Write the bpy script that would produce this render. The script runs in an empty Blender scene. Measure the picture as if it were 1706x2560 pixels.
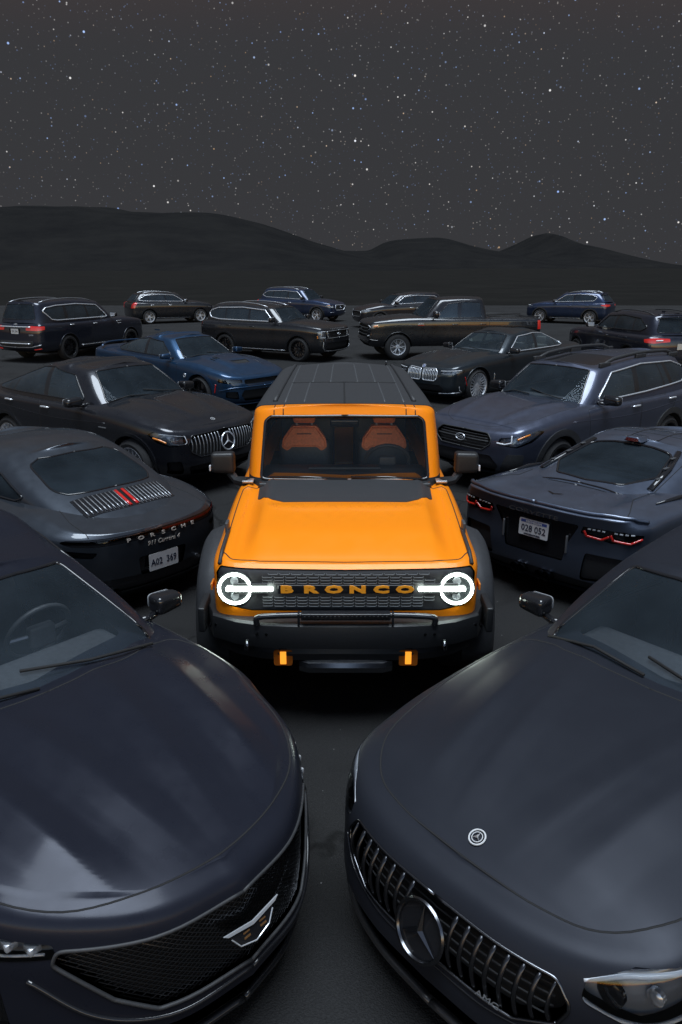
import bpy, bmesh, math, random
import numpy as np
from mathutils import Vector, Matrix
from mathutils.bvhtree import BVHTree
R = math.radians
random.seed(7)
SC = bpy.context.scene
COL = SC.collection

# ------------------------------------------------------------------ camera
CAM_H, PITCH, FPX = 2.914, 17.44, 1961.0 / 2560.0     # focal length as a fraction of picture height
cam_d = bpy.data.cameras.new('camera'); cam = bpy.data.objects.new('camera', cam_d); COL.objects.link(cam)
cam_d.sensor_fit = 'VERTICAL'; cam_d.sensor_height = 24; cam_d.lens = 24 * FPX
cam_d.clip_end = 9000
cam.location = (0, 0, CAM_H); cam.rotation_euler = (R(90 - PITCH), 0, 0)
SC.camera = cam

# ------------------------------------------------------------------ night sky and the soft high light
SUN_EL, SUN_AZ = 82.0, 180.0          # elevation, compass bearing the light comes from (0 = +Y, 180 = behind the camera)
world = bpy.data.worlds.new('World'); SC.world = world; world.use_nodes = True
wt = world.node_tree; wt.nodes.clear()
def wn(t, **k):
    n = wt.nodes.new(t)
    for a, b in k.items(): setattr(n, a, b)
    return n
w_out = wn('ShaderNodeOutputWorld'); w_bg = wn('ShaderNodeBackground')
sky = wn('ShaderNodeTexSky'); sky.sky_type = 'NISHITA'; sky.sun_disc = False
sky.sun_elevation = R(-5.5); sky.sun_rotation = R(180)   # the sun has set behind the camera: afterglow there, night ahead
sky.sun_intensity = 1.0; sky.air_density = 1.0; sky.dust_density = 1.0
sk = wn('ShaderNodeVectorMath', operation='SCALE'); sk.inputs['Scale'].default_value = 30.0
wt.links.new(sky.outputs[0], sk.inputs[0])
tc = wn('ShaderNodeTexCoord')
acc = wn('ShaderNodeVectorMath', operation='ADD'); acc.inputs[1].default_value = (0.0385, 0.0390, 0.0430)
wt.links.new(sk.outputs[0], acc.inputs[0])
last = acc
def stars(scale, rad, gain, keep, power):
    """points of light at Voronoi feature points that lie on the celestial sphere"""
    global last
    v = wn('ShaderNodeTexVoronoi'); v.voronoi_dimensions = '3D'; v.feature = 'F1'
    v.inputs['Scale'].default_value = scale; v.inputs['Randomness'].default_value = 1
    wt.links.new(tc.outputs['Generated'], v.inputs['Vector'])
    mr = wn('ShaderNodeMapRange'); mr.interpolation_type = 'SMOOTHSTEP'
    mr.inputs['From Min'].default_value = rad * scale; mr.inputs['From Max'].default_value = rad * scale * .35
    wt.links.new(v.outputs['Distance'], mr.inputs['Value'])
    sp = wn('ShaderNodeSeparateColor'); wt.links.new(v.outputs['Color'], sp.inputs[0])
    pw = wn('ShaderNodeMath', operation='POWER'); pw.inputs[1].default_value = power
    wt.links.new(sp.outputs[0], pw.inputs[0])
    m = wn('ShaderNodeMath', operation='MULTIPLY'); wt.links.new(mr.outputs[0], m.inputs[0]); wt.links.new(pw.outputs[0], m.inputs[1])
    ramp = wn('ShaderNodeValToRGB'); cr = ramp.color_ramp; cr.interpolation = 'LINEAR'
    cr.elements[0].position = 0; cr.elements[0].color = (.32, .50, 1, 1)
    cr.elements[1].position = 1; cr.elements[1].color = (1, .62, .30, 1)
    for p, c in ((.35, (.42, .60, 1, 1)), (.5, (1, 1, 1, 1)), (.85, (1, .95, .9, 1))):
        e = cr.elements.new(p); e.color = c
    wt.links.new(sp.outputs[1], ramp.inputs[0])
    g = wn('ShaderNodeMath', operation='MULTIPLY'); g.inputs[1].default_value = gain; wt.links.new(m.outputs[0], g.inputs[0])
    s = wn('ShaderNodeVectorMath', operation='SCALE'); wt.links.new(ramp.outputs[0], s.inputs[0]); wt.links.new(g.outputs[0], s.inputs['Scale'])
    a = wn('ShaderNodeVectorMath', operation='ADD'); wt.links.new(last.outputs[0], a.inputs[0]); wt.links.new(s.outputs[0], a.inputs[1])
    last = a
stars(56, .00150, 1.3, 1, 1.7)
stars(125, .00104, .75, 1, 2.4)
stars(230, .00092, .22, 1, 1.7)
wt.links.new(last.outputs[0], w_bg.inputs[0]); w_bg.inputs[1].default_value = 1.0
wt.links.new(w_bg.outputs[0], w_out.inputs[0])

sun_d = bpy.data.lights.new('sun', 'SUN'); sun = bpy.data.objects.new('sun', sun_d); COL.objects.link(sun)
sun_d.energy = 4.0; sun_d.angle = R(40); sun_d.color = (.80, .90, 1.0)
_a = R(SUN_AZ); _e = R(SUN_EL)
sun.rotation_euler = Vector((math.sin(_a) * math.cos(_e), math.cos(_a) * math.cos(_e), math.sin(_e))).to_track_quat('Z', 'Y').to_euler()
sun.location = (0, 0, 40)
SC.view_settings.view_transform = 'Standard'; SC.view_settings.look = 'None'
SC.view_settings.exposure = 0.0; SC.view_settings.gamma = 1.0
SC.render.engine = 'CYCLES'; SC.cycles.use_denoising = True
SC.cycles.max_bounces = 8; SC.cycles.transparent_max_bounces = 16
SC.cycles.caustics_reflective = False; SC.cycles.caustics_refractive = False

# ------------------------------------------------------------------ materials
M = {}
def mat(name, col, rough=.5, metal=0., coat=0., spec=.5, emit=None, estr=0., crough=.03, noise=0., nscale=30., rvar=0., flake=0., bump=0., bscale=200.):
    m = bpy.data.materials.new(name); m.use_nodes = True; nt = m.node_tree
    b = nt.nodes['Principled BSDF']
    b.inputs['Base Color'].default_value = (*col, 1); b.inputs['Roughness'].default_value = rough
    b.inputs['Metallic'].default_value = metal; b.inputs['Specular IOR Level'].default_value = spec
    if coat:
        b.inputs['Coat Weight'].default_value = coat; b.inputs['Coat Roughness'].default_value = crough
    if emit:
        b.inputs['Emission Color'].default_value = (*emit, 1); b.inputs['Emission Strength'].default_value = estr
    tcn = nt.nodes.new('ShaderNodeTexCoord')
    if noise or rvar:
        n = nt.nodes.new('ShaderNodeTexNoise'); n.inputs['Scale'].default_value = nscale; n.inputs['Detail'].default_value = 6
        nt.links.new(tcn.outputs['Object'], n.inputs['Vector'])
        if noise:
            r = nt.nodes.new('ShaderNodeMapRange'); r.inputs['From Min'].default_value = .25; r.inputs['From Max'].default_value = .75
            r.inputs['To Min'].default_value = 1 - noise; r.inputs['To Max'].default_value = 1 + noise
            nt.links.new(n.outputs[0], r.inputs['Value'])
            s = nt.nodes.new('ShaderNodeVectorMath'); s.operation = 'SCALE'; s.inputs[0].default_value = col
            nt.links.new(r.outputs[0], s.inputs['Scale']); nt.links.new(s.outputs[0], b.inputs['Base Color'])
        if rvar:
            r = nt.nodes.new('ShaderNodeMapRange'); r.inputs['From Min'].default_value = .3; r.inputs['From Max'].default_value = .7
            r.inputs['To Min'].default_value = max(.01, rough - rvar); r.inputs['To Max'].default_value = rough + rvar
            nt.links.new(n.outputs[0], r.inputs['Value']); nt.links.new(r.outputs[0], b.inputs['Roughness'])
    if bump:
        n2 = nt.nodes.new('ShaderNodeTexNoise'); n2.inputs['Scale'].default_value = bscale; n2.inputs['Detail'].default_value = 4
        nt.links.new(tcn.outputs['Object'], n2.inputs['Vector'])
        bp = nt.nodes.new('ShaderNodeBump'); bp.inputs['Strength'].default_value = bump; bp.inputs['Distance'].default_value = .004
        nt.links.new(n2.outputs[0], bp.inputs['Height']); nt.links.new(bp.outputs[0], b.inputs['Normal'])
    M[name] = m; return m
def paint(name, col, rough=.28, metal=.55): return mat(name, col, rough, metal=metal, coat=1., spec=.5, rvar=.05, nscale=9)
paint('paint_black', (.017, .018, .022), .30, .4)
paint('paint_obsidian', (.020, .0215, .028), .30, .5)
paint('paint_graphite', (.085, .098, .145), .38, .7)
paint('paint_navy', (.020, .036, .085), .34, .65)
paint('paint_green', (.020, .028, .036), .34, .55)
paint('paint_blue', (.014, .052, .118), .34, .65)
paint('paint_slate', (.046, .056, .072), .38, .65)
paint('paint_storm', (.095, .118, .170), .40, .7)
paint('paint_midnight', (.022, .026, .042), .32, .55)
mat('paint_matte', (.0225, .0250, .0335), .44, metal=.3, coat=0., spec=.18, rvar=.04, nscale=6)
paint('paint_dark', (.016, .0165, .022), .32, .4)
mat('paint_orange', (.98, .265, .006), .34, metal=.05, coat=.22, spec=.25, rvar=.04, nscale=8, crough=.05)
mat('bumper_black', (.016, .017, .019), .42, noise=.2, nscale=60, bump=.1, bscale=900)
mat('flare_grey', (.034, .036, .040), .5, noise=.15, nscale=40, bump=.15, bscale=900)
mat('plastic', (.030, .031, .034), .55, noise=.2, nscale=60, bump=.15, bscale=900)
mat('plastic_grey', (.060, .063, .068), .55, noise=.1, nscale=60, bump=.15, bscale=900)
mat('gloss_black', (.014, .0145, .017), .12, coat=.5)
mat('seam', (.010, .010, .011), .8)
mat('rubber', (.018, .018, .019), .75, noise=.25, nscale=40)
mat('chrome', (.80, .83, .88), .20, metal=.55, coat=.6)
mat('satin', (.50, .52, .55), .30, metal=.8)
mat('paint_inkblue', (.018, .020, .030), .30, metal=.3, coat=.11, spec=.16, rvar=.05, nscale=9, crough=.12)
mat('lamp_inner', (.30, .32, .36), .30, metal=.5, coat=.5)
mat('darkchrome', (.16, .165, .18), .24, metal=1.)
mat('alloy', (.66, .68, .72), .35, metal=.55, noise=.08)
mat('alloy_dark', (.035, .036, .040), .30, metal=.8)
mat('disc', (.22, .22, .23), .35, metal=1.)
mat('lampwhite', (.80, .83, .88), .25, coat=.5)
mat('bronze', (.16, .08, .03), .4)
mat('amber', (.85, .26, .03), .25, coat=.8)
mat('red_lens', (.62, .022, .018), .16, coat=1.)
mat('red_lit', (.62, .022, .018), .16, coat=1., emit=(1, .05, .03), estr=.10)
mat('dark_red', (.10, .006, .006), .14, coat=1.)
mat('badge', (.62, .56, .50), .38, metal=.35)
mat('leather_tan', (.86, .24, .085), .5, noise=.18, nscale=50, bump=.25, bscale=500)
mat('leather_cream', (.62, .58, .50), .5, noise=.08, nscale=30)
mat('leather_black', (.050, .052, .058), .5, noise=.2, nscale=40, bump=.2, bscale=400)
mat('leather_red', (.22, .03, .02), .5, noise=.1)
mat('plate_white', (.62, .63, .64), .4, noise=.06)
mat('ink', (.02, .025, .05), .5)
mat('ink_blue', (.05, .09, .30), .5)
mat('letter_orange', (.98, .37, .02), .4, coat=.5)
mat('carbon', (.03, .03, .032), .3, coat=.5)
def glass(name, tint, ior, gloss=(.95, .97, 1.0), veil=0.):
    """thin pane: a Fresnel reflection over clear or tinted see-through glass, under a film that paints in a bluish sky sheen"""
    m = bpy.data.materials.new(name); m.use_nodes = True; nt = m.node_tree; nt.nodes.clear()
    o = nt.nodes.new('ShaderNodeOutputMaterial'); mx = nt.nodes.new('ShaderNodeMixShader'); tr = nt.nodes.new('ShaderNodeBsdfTransparent')
    gl = nt.nodes.new('ShaderNodeBsdfGlossy'); gl.inputs['Roughness'].default_value = .02; gl.inputs['Color'].default_value = (*gloss, 1)
    fr = nt.nodes.new('ShaderNodeFresnel'); fr.inputs['IOR'].default_value = ior
    tr.inputs['Color'].default_value = (*tint, 1)
    nt.links.new(fr.outputs[0], mx.inputs[0]); nt.links.new(tr.outputs[0], mx.inputs[1]); nt.links.new(gl.outputs[0], mx.inputs[2])
    out = mx
    if veil:
        df = nt.nodes.new('ShaderNodeBsdfDiffuse'); df.inputs['Color'].default_value = (.36, .47, .58, 1)  # diffuse bluish tone standing in for sky reflected in the panes
        n = nt.nodes.new('ShaderNodeTexNoise'); n.inputs['Scale'].default_value = 2.5; n.inputs['Detail'].default_value = 5
        t = nt.nodes.new('ShaderNodeTexCoord'); nt.links.new(t.outputs['Object'], n.inputs['Vector'])
        r = nt.nodes.new('ShaderNodeMapRange'); r.inputs['From Min'].default_value = .3; r.inputs['From Max'].default_value = .7; r.inputs['To Min'].default_value = veil * .7; r.inputs['To Max'].default_value = veil * 1.3
        nt.links.new(n.outputs[0], r.inputs[0])
        m2 = nt.nodes.new('ShaderNodeMixShader'); nt.links.new(r.outputs[0], m2.inputs[0]); nt.links.new(mx.outputs[0], m2.inputs[1]); nt.links.new(df.outputs[0], m2.inputs[2]); out = m2
    nt.links.new(out.outputs[0], o.inputs[0]); M[name] = m
glass('glass_clear', (.97, .98, .98), 1.5, (.08, .09, .10), .018)
glass('glass_near', (.92, .95, .96), 1.5, (.10, .115, .13), .045)
glass('glass_tint', (.36, .40, .42), 1.5, (.08, .09, .10), .042)
glass('glass_dark', (.05, .055, .06), 1.5, (.36, .40, .44), .045)
glass('glass_side', (.34, .38, .40), 1.85, (.80, .94, 1.0), .060)
glass('glass_privacy', (.06, .065, .07), 1.70, (.82, .92, 1.0), .050)
glass('lens', (.93, .95, .97), 1.5)

# ------------------------------------------------------------------ small tools
def pchip(pts):
    if np.isscalar(pts): return lambda x: np.full(np.shape(x), float(pts))
    p = sorted(pts); X = np.array([a for a, b in p], float); Y = np.array([b for a, b in p], float)
    if len(X) == 1: return lambda x: np.full(np.shape(x), Y[0])
    h = np.diff(X); d = np.diff(Y) / h; m = np.zeros(len(X))
    for i in range(1, len(X) - 1):
        if d[i - 1] * d[i] > 0: m[i] = (h[i - 1] + h[i]) / (h[i - 1] / d[i] + h[i] / d[i - 1])
    m[0] = d[0]; m[-1] = d[-1]
    def f(x):
        x = np.clip(np.asarray(x, float), X[0], X[-1]); i = np.clip(np.searchsorted(X, x) - 1, 0, len(X) - 2)
        t = (x - X[i]) / h[i]; t2 = t * t; t3 = t2 * t
        return (2 * t3 - 3 * t2 + 1) * Y[i] + (t3 - 2 * t2 + t) * h[i] * m[i] + (-2 * t3 + 3 * t2) * Y[i + 1] + (t3 - t2) * h[i] * m[i + 1]
    return f
def crom(P, n, closed=False, par=None):
    """centripetal Catmull-Rom through P (any dimension), n samples per span"""
    P = np.array(P, float); Q = P if par is None else np.array(par, float)
    if closed:
        P = np.vstack([P[-1], P, P[0], P[1]]); Q = np.vstack([Q[-1], Q, Q[0], Q[1]])
    else:
        P = np.vstack([2 * P[0] - P[1], P, 2 * P[-1] - P[-2]]); Q = np.vstack([2 * Q[0] - Q[1], Q, 2 * Q[-1] - Q[-2]])
    t = np.concatenate([[0], np.cumsum(np.maximum(1e-6, np.linalg.norm(np.diff(Q, axis=0), axis=1) ** .5))])
    out = []
    for i in range(1, len(P) - 2):
        u = np.linspace(t[i], t[i + 1], n, endpoint=False)[:, None]
        def L(a, b, A, B): return ((t[b] - u) * A + (u - t[a]) * B) / (t[b] - t[a])
        A1 = L(i - 1, i, P[i - 1], P[i]); A2 = L(i, i + 1, P[i], P[i + 1]); A3 = L(i + 1, i + 2, P[i + 1], P[i + 2])
        B1 = ((t[i + 1] - u) * A1 + (u - t[i - 1]) * A2) / (t[i + 1] - t[i - 1]); B2 = ((t[i + 2] - u) * A2 + (u - t[i]) * A3) / (t[i + 2] - t[i])
        out.append(((t[i + 1] - u) * B1 + (u - t[i]) * B2) / (t[i + 1] - t[i]))
    r = np.vstack(out)
    return r if closed else np.vstack([r, P[-2]])
def resample(P, n, key=None):
    k = P if key is None else key
    s = np.concatenate([[0], np.cumsum(np.linalg.norm(np.diff(k, axis=0), axis=1))]); u = np.linspace(0, s[-1], n)
    return np.stack([np.interp(u, s, P[:, i]) for i in range(P.shape[1])], 1)
def fillet(pts, r=.03, n=4):
    """polygon with rounded corners; a point may carry its own radius as a third value"""
    out = []; N = len(pts)
    for i in range(N):
        p = np.array(pts[i][:2], float); rr = pts[i][2] if len(pts[i]) > 2 else r
        a = np.array(pts[i - 1][:2], float) - p; b = np.array(pts[(i + 1) % N][:2], float) - p
        la, lb = np.linalg.norm(a), np.linalg.norm(b)
        if rr < 1e-4 or la < 1e-6 or lb < 1e-6: out.append(p); continue
        a /= la; b /= lb; ang = math.acos(max(-1, min(1, a @ b)))
        d = min(rr / max(.05, math.tan(ang / 2)), .45 * la, .45 * lb)
        A = p + a * d; B = p + b * d
        if ang > R(172): out.append(p); continue
        for k in range(n + 1):
            t = k / n; out.append((1 - t) ** 2 * A + 2 * t * (1 - t) * p + t * t * B)
    return np.array(out)
def circle(cx, cz, r, n=30, r2=None):
    return np.array([(cx + r * math.cos(2 * math.pi * k / n), cz + (r2 or r) * math.sin(2 * math.pi * k / n)) for k in range(n)])

def new_obj(name, me, m=None, parent=None):
    o = bpy.data.objects.new(name, me); COL.objects.link(o)
    if m is not None and me is not None and not me.materials: me.materials.append(M[m] if isinstance(m, str) else m)
    if parent is not None: o.parent = parent
    return o
def mesh(name, V, F, m, parent=None, normals=None, smooth=True, sharp=None):
    me = bpy.data.meshes.new(name); me.from_pydata([tuple(map(float, v)) for v in V], [], [tuple(map(int, f)) for f in F])
    if smooth: me.polygons.foreach_set('use_smooth', [True] * len(me.polygons))
    if normals is not None and len(me.vertices) == len(normals):
        me.normals_split_custom_set_from_vertices([tuple(map(float, n)) for n in normals])
    elif sharp: me.set_sharp_from_angle(angle=R(sharp))
    me.update()
    return new_obj(name, me, m, parent)
def bm_obj(name, bm, m, parent=None, sharp=40):
    me = bpy.data.meshes.new(name); bm.to_mesh(me); bm.free()
    me.polygons.foreach_set('use_smooth', [True] * len(me.polygons)); me.set_sharp_from_angle(angle=R(sharp)); me.update()
    return new_obj(name, me, m, parent)
def tube_geo(P, r, n=6, closed=False, flat=1.0, caps=True):
    P = np.array(P, float); keep = [0]
    for i in range(1, len(P)):
        if np.linalg.norm(P[i] - P[keep[-1]]) > 1e-4: keep.append(i)
    P = P[keep]
    if closed and len(P) > 2 and np.linalg.norm(P[0] - P[-1]) < 1e-4: P = P[:-1]
    N = len(P)
    if N < 2: return [], []
    rr = np.full(N, r) if np.isscalar(r) else np.interp(np.linspace(0, 1, N), np.linspace(0, 1, len(r)), r)
    T = np.zeros_like(P)
    for i in range(N):
        a = P[(i - 1) % N] if closed or i > 0 else P[i]; b = P[(i + 1) % N] if closed or i < N - 1 else P[i]
        d = b - a; T[i] = d / (np.linalg.norm(d) + 1e-12)
    up = np.array([0, 0, 1.]) if abs(T[0][2]) < .9 else np.array([0, 1., 0])
    V = []; F = []; nrm = np.cross(T[0], np.cross(up, T[0])); nrm /= np.linalg.norm(nrm) + 1e-12
    for i in range(N):
        nrm = nrm - T[i] * (nrm @ T[i]); l = np.linalg.norm(nrm)
        nrm = nrm / l if l > 1e-6 else np.cross(T[i], [1, 0, 0]); b = np.cross(T[i], nrm)
        for k in range(n):
            a = 2 * math.pi * (k + .5) / n; V.append(P[i] + rr[i] * (math.cos(a) * nrm * flat + math.sin(a) * b))
    for i in range(N if closed else N - 1):
        j = (i + 1) % N
        for k in range(n): F.append((i * n + k, i * n + (k + 1) % n, j * n + (k + 1) % n, j * n + k))
    if not closed and caps:
        F.append(tuple(range(n))[::-1]); F.append(tuple((N - 1) * n + k for k in range(n)))
    return V, F
def tube(name, P, r, m, parent=None, n=6, closed=False, flat=1.0):
    V, F = tube_geo(P, r, n, closed, flat)
    return mesh(name, V, F, m, parent)
class Geo:
    """collects pieces into one mesh"""
    def __init__(s): s.V = []; s.F = []
    def add(s, V, F):
        o = len(s.V); s.V += [tuple(v) for v in V]; s.F += [tuple(i + o for i in f) for f in F]; return s
    def tube(s, P, r, n=6, closed=False, flat=1.): return s.add(*tube_geo(P, r, n, closed, flat))
    def box(s, c, d, rot=None):
        V = [Vector((sx * d[0] / 2, sy * d[1] / 2, sz * d[2] / 2)) for sx in (-1, 1) for sy in (-1, 1) for sz in (-1, 1)]
        if rot is not None: V = [rot @ v for v in V]
        V = [v + Vector(c) for v in V]
        return s.add(V, [(0, 1, 3, 2), (4, 6, 7, 5), (0, 4, 5, 1), (2, 3, 7, 6), (0, 2, 6, 4), (1, 5, 7, 3)])
    def prism(s, poly, axis, a, b):
        """2-D polygon extruded along axis (0 x, 1 y, 2 z) from a to b"""
        n = len(poly); V = []
        for t in (a, b):
            for p in poly:
                q = list(p[:2]); q.insert(axis, t); V.append(q)
        F = [tuple(range(n)), tuple(range(2 * n - 1, n - 1, -1))] + [(i, i + n, (i + 1) % n + n, (i + 1) % n) for i in range(n)]
        return s.add(V, F)
    def done(s, name, m, parent=None, sharp=35, fix=True):
        me = bpy.data.meshes.new(name); me.from_pydata([tuple(map(float, v)) for v in s.V], [], s.F)
        if fix:
            bm = bmesh.new(); bm.from_mesh(me); bmesh.ops.recalc_face_normals(bm, faces=bm.faces[:]); bm.to_mesh(me); bm.free()
        me.polygons.foreach_set('use_smooth', [True] * len(me.polygons)); me.set_sharp_from_angle(angle=R(sharp)); me.update()
        return new_obj(name, me, m, parent)
def rbox(name, c, d, m, parent=None, bev=.02, seg=3, taper=None, rot=None):
    """bevelled box; taper = function (x,y,z in -1..1) -> new offsets in box units"""
    bm = bmesh.new(); bmesh.ops.create_cube(bm, size=2)
    for v in bm.verts:
        q = v.co.copy()
        if taper: q = Vector(taper(*q))
        v.co = Vector((q.x * d[0] / 2, q.y * d[1] / 2, q.z * d[2] / 2))
    bmesh.ops.bevel(bm, geom=bm.edges[:], offset=bev, segments=seg, profile=.6, affect='EDGES')
    if rot: bmesh.ops.rotate(bm, cent=(0, 0, 0), matrix=rot, verts=bm.verts[:])
    bmesh.ops.translate(bm, vec=c, verts=bm.verts[:])
    return bm_obj(name, bm, m, parent, 50)
_TXT = {}
def text_obj(name, s, size, m, parent, P, n, up, sx=1., ext=.003, bold=0., shear=0.):
    key = (s, size, sx, ext, bold, shear, m)
    if key not in _TXT:
        cu = bpy.data.curves.new('t', 'FONT'); cu.body = s; cu.size = size; cu.align_x = 'CENTER'; cu.align_y = 'CENTER'; cu.extrude = ext; cu.offset = bold; cu.shear = shear
        cu.resolution_u = 2
        t = bpy.data.objects.new('t', cu); COL.objects.link(t)
        bpy.context.view_layer.update()
        me = bpy.data.meshes.new_from_object(t.evaluated_get(bpy.context.evaluated_depsgraph_get()))
        bpy.data.objects.remove(t); bpy.data.curves.remove(cu)
        if sx != 1.:
            for v in me.vertices: v.co.x *= sx
        me.name = 'lettering'; _TXT[key] = me
    o = new_obj(name, _TXT[key], m, parent); o.matrix_local = frame(P, n, up); return o
def frame(P, n, up):
    n = Vector(n).normalized(); up = Vector(up); y = (up - n * up.dot(n)).normalized(); x = y.cross(n)
    mtx = Matrix((x, y, n)).transposed().to_4x4(); mtx.translation = Vector(P); return mtx
def empty(name, loc, rz=0, parent=None):
    o = bpy.data.objects.new(name, None); COL.objects.link(o); o.location = loc; o.rotation_euler = (0, 0, rz); o.empty_display_size = .3
    if parent: o.parent = parent
    return o
def tag(o, label, cat, group=None, kind=None):
    if label: o['label'] = label
    if cat: o['category'] = cat
    if group: o['group'] = group
    if kind: o['kind'] = kind
    return o

# ------------------------------------------------------------------ car shells
class Shell:
    """half surface (y >= 0) of a car body that can be cut into panels along outlines"""
    def __init__(s, P):
        J, I = P.shape[:2]; bm = bmesh.new()
        vs = [[bm.verts.new(P[j, i]) for i in range(I)] for j in range(J)]
        for j in range(J - 1):
            for i in range(I - 1): bm.faces.new((vs[j][i], vs[j][i + 1], vs[j + 1][i + 1], vs[j + 1][i]))
        bmesh.ops.remove_doubles(bm, verts=bm.verts[:], dist=2e-4); bmesh.ops.dissolve_degenerate(bm, dist=1e-4, edges=bm.edges[:])
        bm.normal_update(); s.ln = bm.verts.layers.float_vector.new('nn')
        for v in bm.verts:
            n = v.normal.copy()
            if abs(v.co.y) < 1e-3: n.y = 0; n.normalize()
            v[s.ln] = n
        s.li = bm.faces.layers.int.new('rid'); s.bm = bm; s.bvh = BVHTree.FromBMesh(bm); s.reg = {}
    def axes(s, view):
        if view == 'S': return Vector((1, 0, 0)), Vector((0, 0, 1)), Vector((0, 1, 0))
        if view == 'F': return Vector((0, 1, 0)), Vector((0, 0, 1)), Vector((1, 0, 0))
        if view == 'R': return Vector((0, 1, 0)), Vector((0, 0, 1)), Vector((-1, 0, 0))
        if view == 'T': return Vector((1, 0, 0)), Vector((0, 1, 0)), Vector((0, 0, 1))
        a = R(view); return Vector((-math.sin(a), math.cos(a), 0)), Vector((0, 0, 1)), Vector((math.cos(a), math.sin(a), 0))
    def flat(s, view, pts):
        if isinstance(view, str): return np.array([p[:2] for p in pts], float)
        u, w, d = s.axes(view); return np.array([(Vector(p).dot(u), Vector(p).dot(w)) for p in pts], float)
    def cut(s, view, poly, rid, face=.12, only=None, lim=None):
        bm = s.bm; u, w, d = s.axes(view); poly = np.array(poly, float)
        lo = poly.min(0) - 1e-4; hi = poly.max(0) + 1e-4; cand = {}
        ux, uy, uz = u; wx, wy, wz = w; dx, dy, dz = d; li = s.li
        def box(f):
            qa = []; qb = []
            for v in f.verts:
                x, y, z = v.co; qa.append(x * ux + y * uy + z * uz); qb.append(x * wx + y * wy + z * wz)
            return min(qa), max(qa), min(qb), max(qb)
        l0, l1 = lo; h0, h1 = hi
        for f in bm.faces:
            n = f.normal
            if n.x * dx + n.y * dy + n.z * dz < face: continue
            if only is not None and f[li] not in only: continue
            if lim and not lim(f.calc_center_median()): continue
            q = box(f)
            if q[1] < l0 or q[0] > h0 or q[3] < l1 or q[2] > h1: continue
            cand[f] = q
        fl = list(cand); B = np.array([cand[f] for f in fl], float).reshape(-1, 4)
        N = len(poly)
        for i in range(N):
            a, b = poly[i], poly[(i + 1) % N]; e = b - a; l = math.hypot(*e)
            if l < 1e-5 or not fl: continue
            na, nb = -e[1] / l, e[0] / l; a0, a1 = float(a[0]), float(a[1]); pn = u * na + w * nb; pc = u * a0 + w * a1
            x0, x1 = min(a[0], b[0]) - 2e-3, max(a[0], b[0]) + 2e-3; y0, y1 = min(a[1], b[1]) - 2e-3, max(a[1], b[1]) + 2e-3
            # boxes that meet the edge's box and straddle its line
            ok = (B[:, 1] >= x0) & (B[:, 0] <= x1) & (B[:, 3] >= y0) & (B[:, 2] <= y1)
            cx, cy, hx, hy = (B[:, 0] + B[:, 1]) / 2 - a0, (B[:, 2] + B[:, 3]) / 2 - a1, (B[:, 1] - B[:, 0]) / 2, (B[:, 3] - B[:, 2]) / 2
            ok &= np.abs(cx * na + cy * nb) <= hx * abs(na) + hy * abs(nb) + 1e-6
            hit = []; hi_ = []
            for k in np.nonzero(ok)[0]:
                f = fl[k]; ds = [(v.co - pc).dot(pn) for v in f.verts]
                if min(ds) > -1e-5 or max(ds) < 1e-5: continue
                hit.append(f); hi_.append(k)
            if not hit: continue
            geom = set(hit)
            for f in hit: geom.update(f.edges); geom.update(f.verts)
            r = bmesh.ops.bisect_plane(bm, geom=list(geom), plane_co=pc, plane_no=pn, dist=1e-5)
            hs = set(hi_); keep = [k for k in range(len(fl)) if k not in hs]
            nf = [g for g in r['geom'] if isinstance(g, bmesh.types.BMFace)]
            fl = [fl[k] for k in keep] + nf; B = np.vstack([B[keep], np.array([box(g) for g in nf], float).reshape(-1, 4)])
        cand = fl
        px, py = poly[:, 0], poly[:, 1]; qx, qy = np.roll(px, -1), np.roll(py, -1); n = 0
        for f in cand:
            c = f.calc_center_median(); x, y = c.dot(u), c.dot(w)
            cr = ((py > y) != (qy > y)) & (x < (qx - px) * (y - py) / (qy - py + 1e-15) + px)
            if cr.sum() % 2: f[s.li] = rid; n += 1
        return n
    def hit(s, view, a, b, off=0.):
        """point and normal on the uncut surface seen in a view at flat coordinates"""
        u, w, d = s.axes(view); o = u * a + w * b + d * 8
        p, n, i, t = s.bvh.ray_cast(o, -d)
        if p is None: return None
        return np.array(p + n * off), np.array(n)
    def extract(s, rid):
        V = []; Nn = []; F = []; mp = {}
        for f in s.bm.faces:
            if f[s.li] != rid: continue
            q = []
            for v in f.verts:
                if v not in mp: mp[v] = len(V); V.append(tuple(v.co)); Nn.append(tuple(v[s.ln].normalized()))
                q.append(mp[v])
            F.append(q)
        return np.array(V).reshape(-1, 3), np.array(Nn).reshape(-1, 3), F
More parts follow.
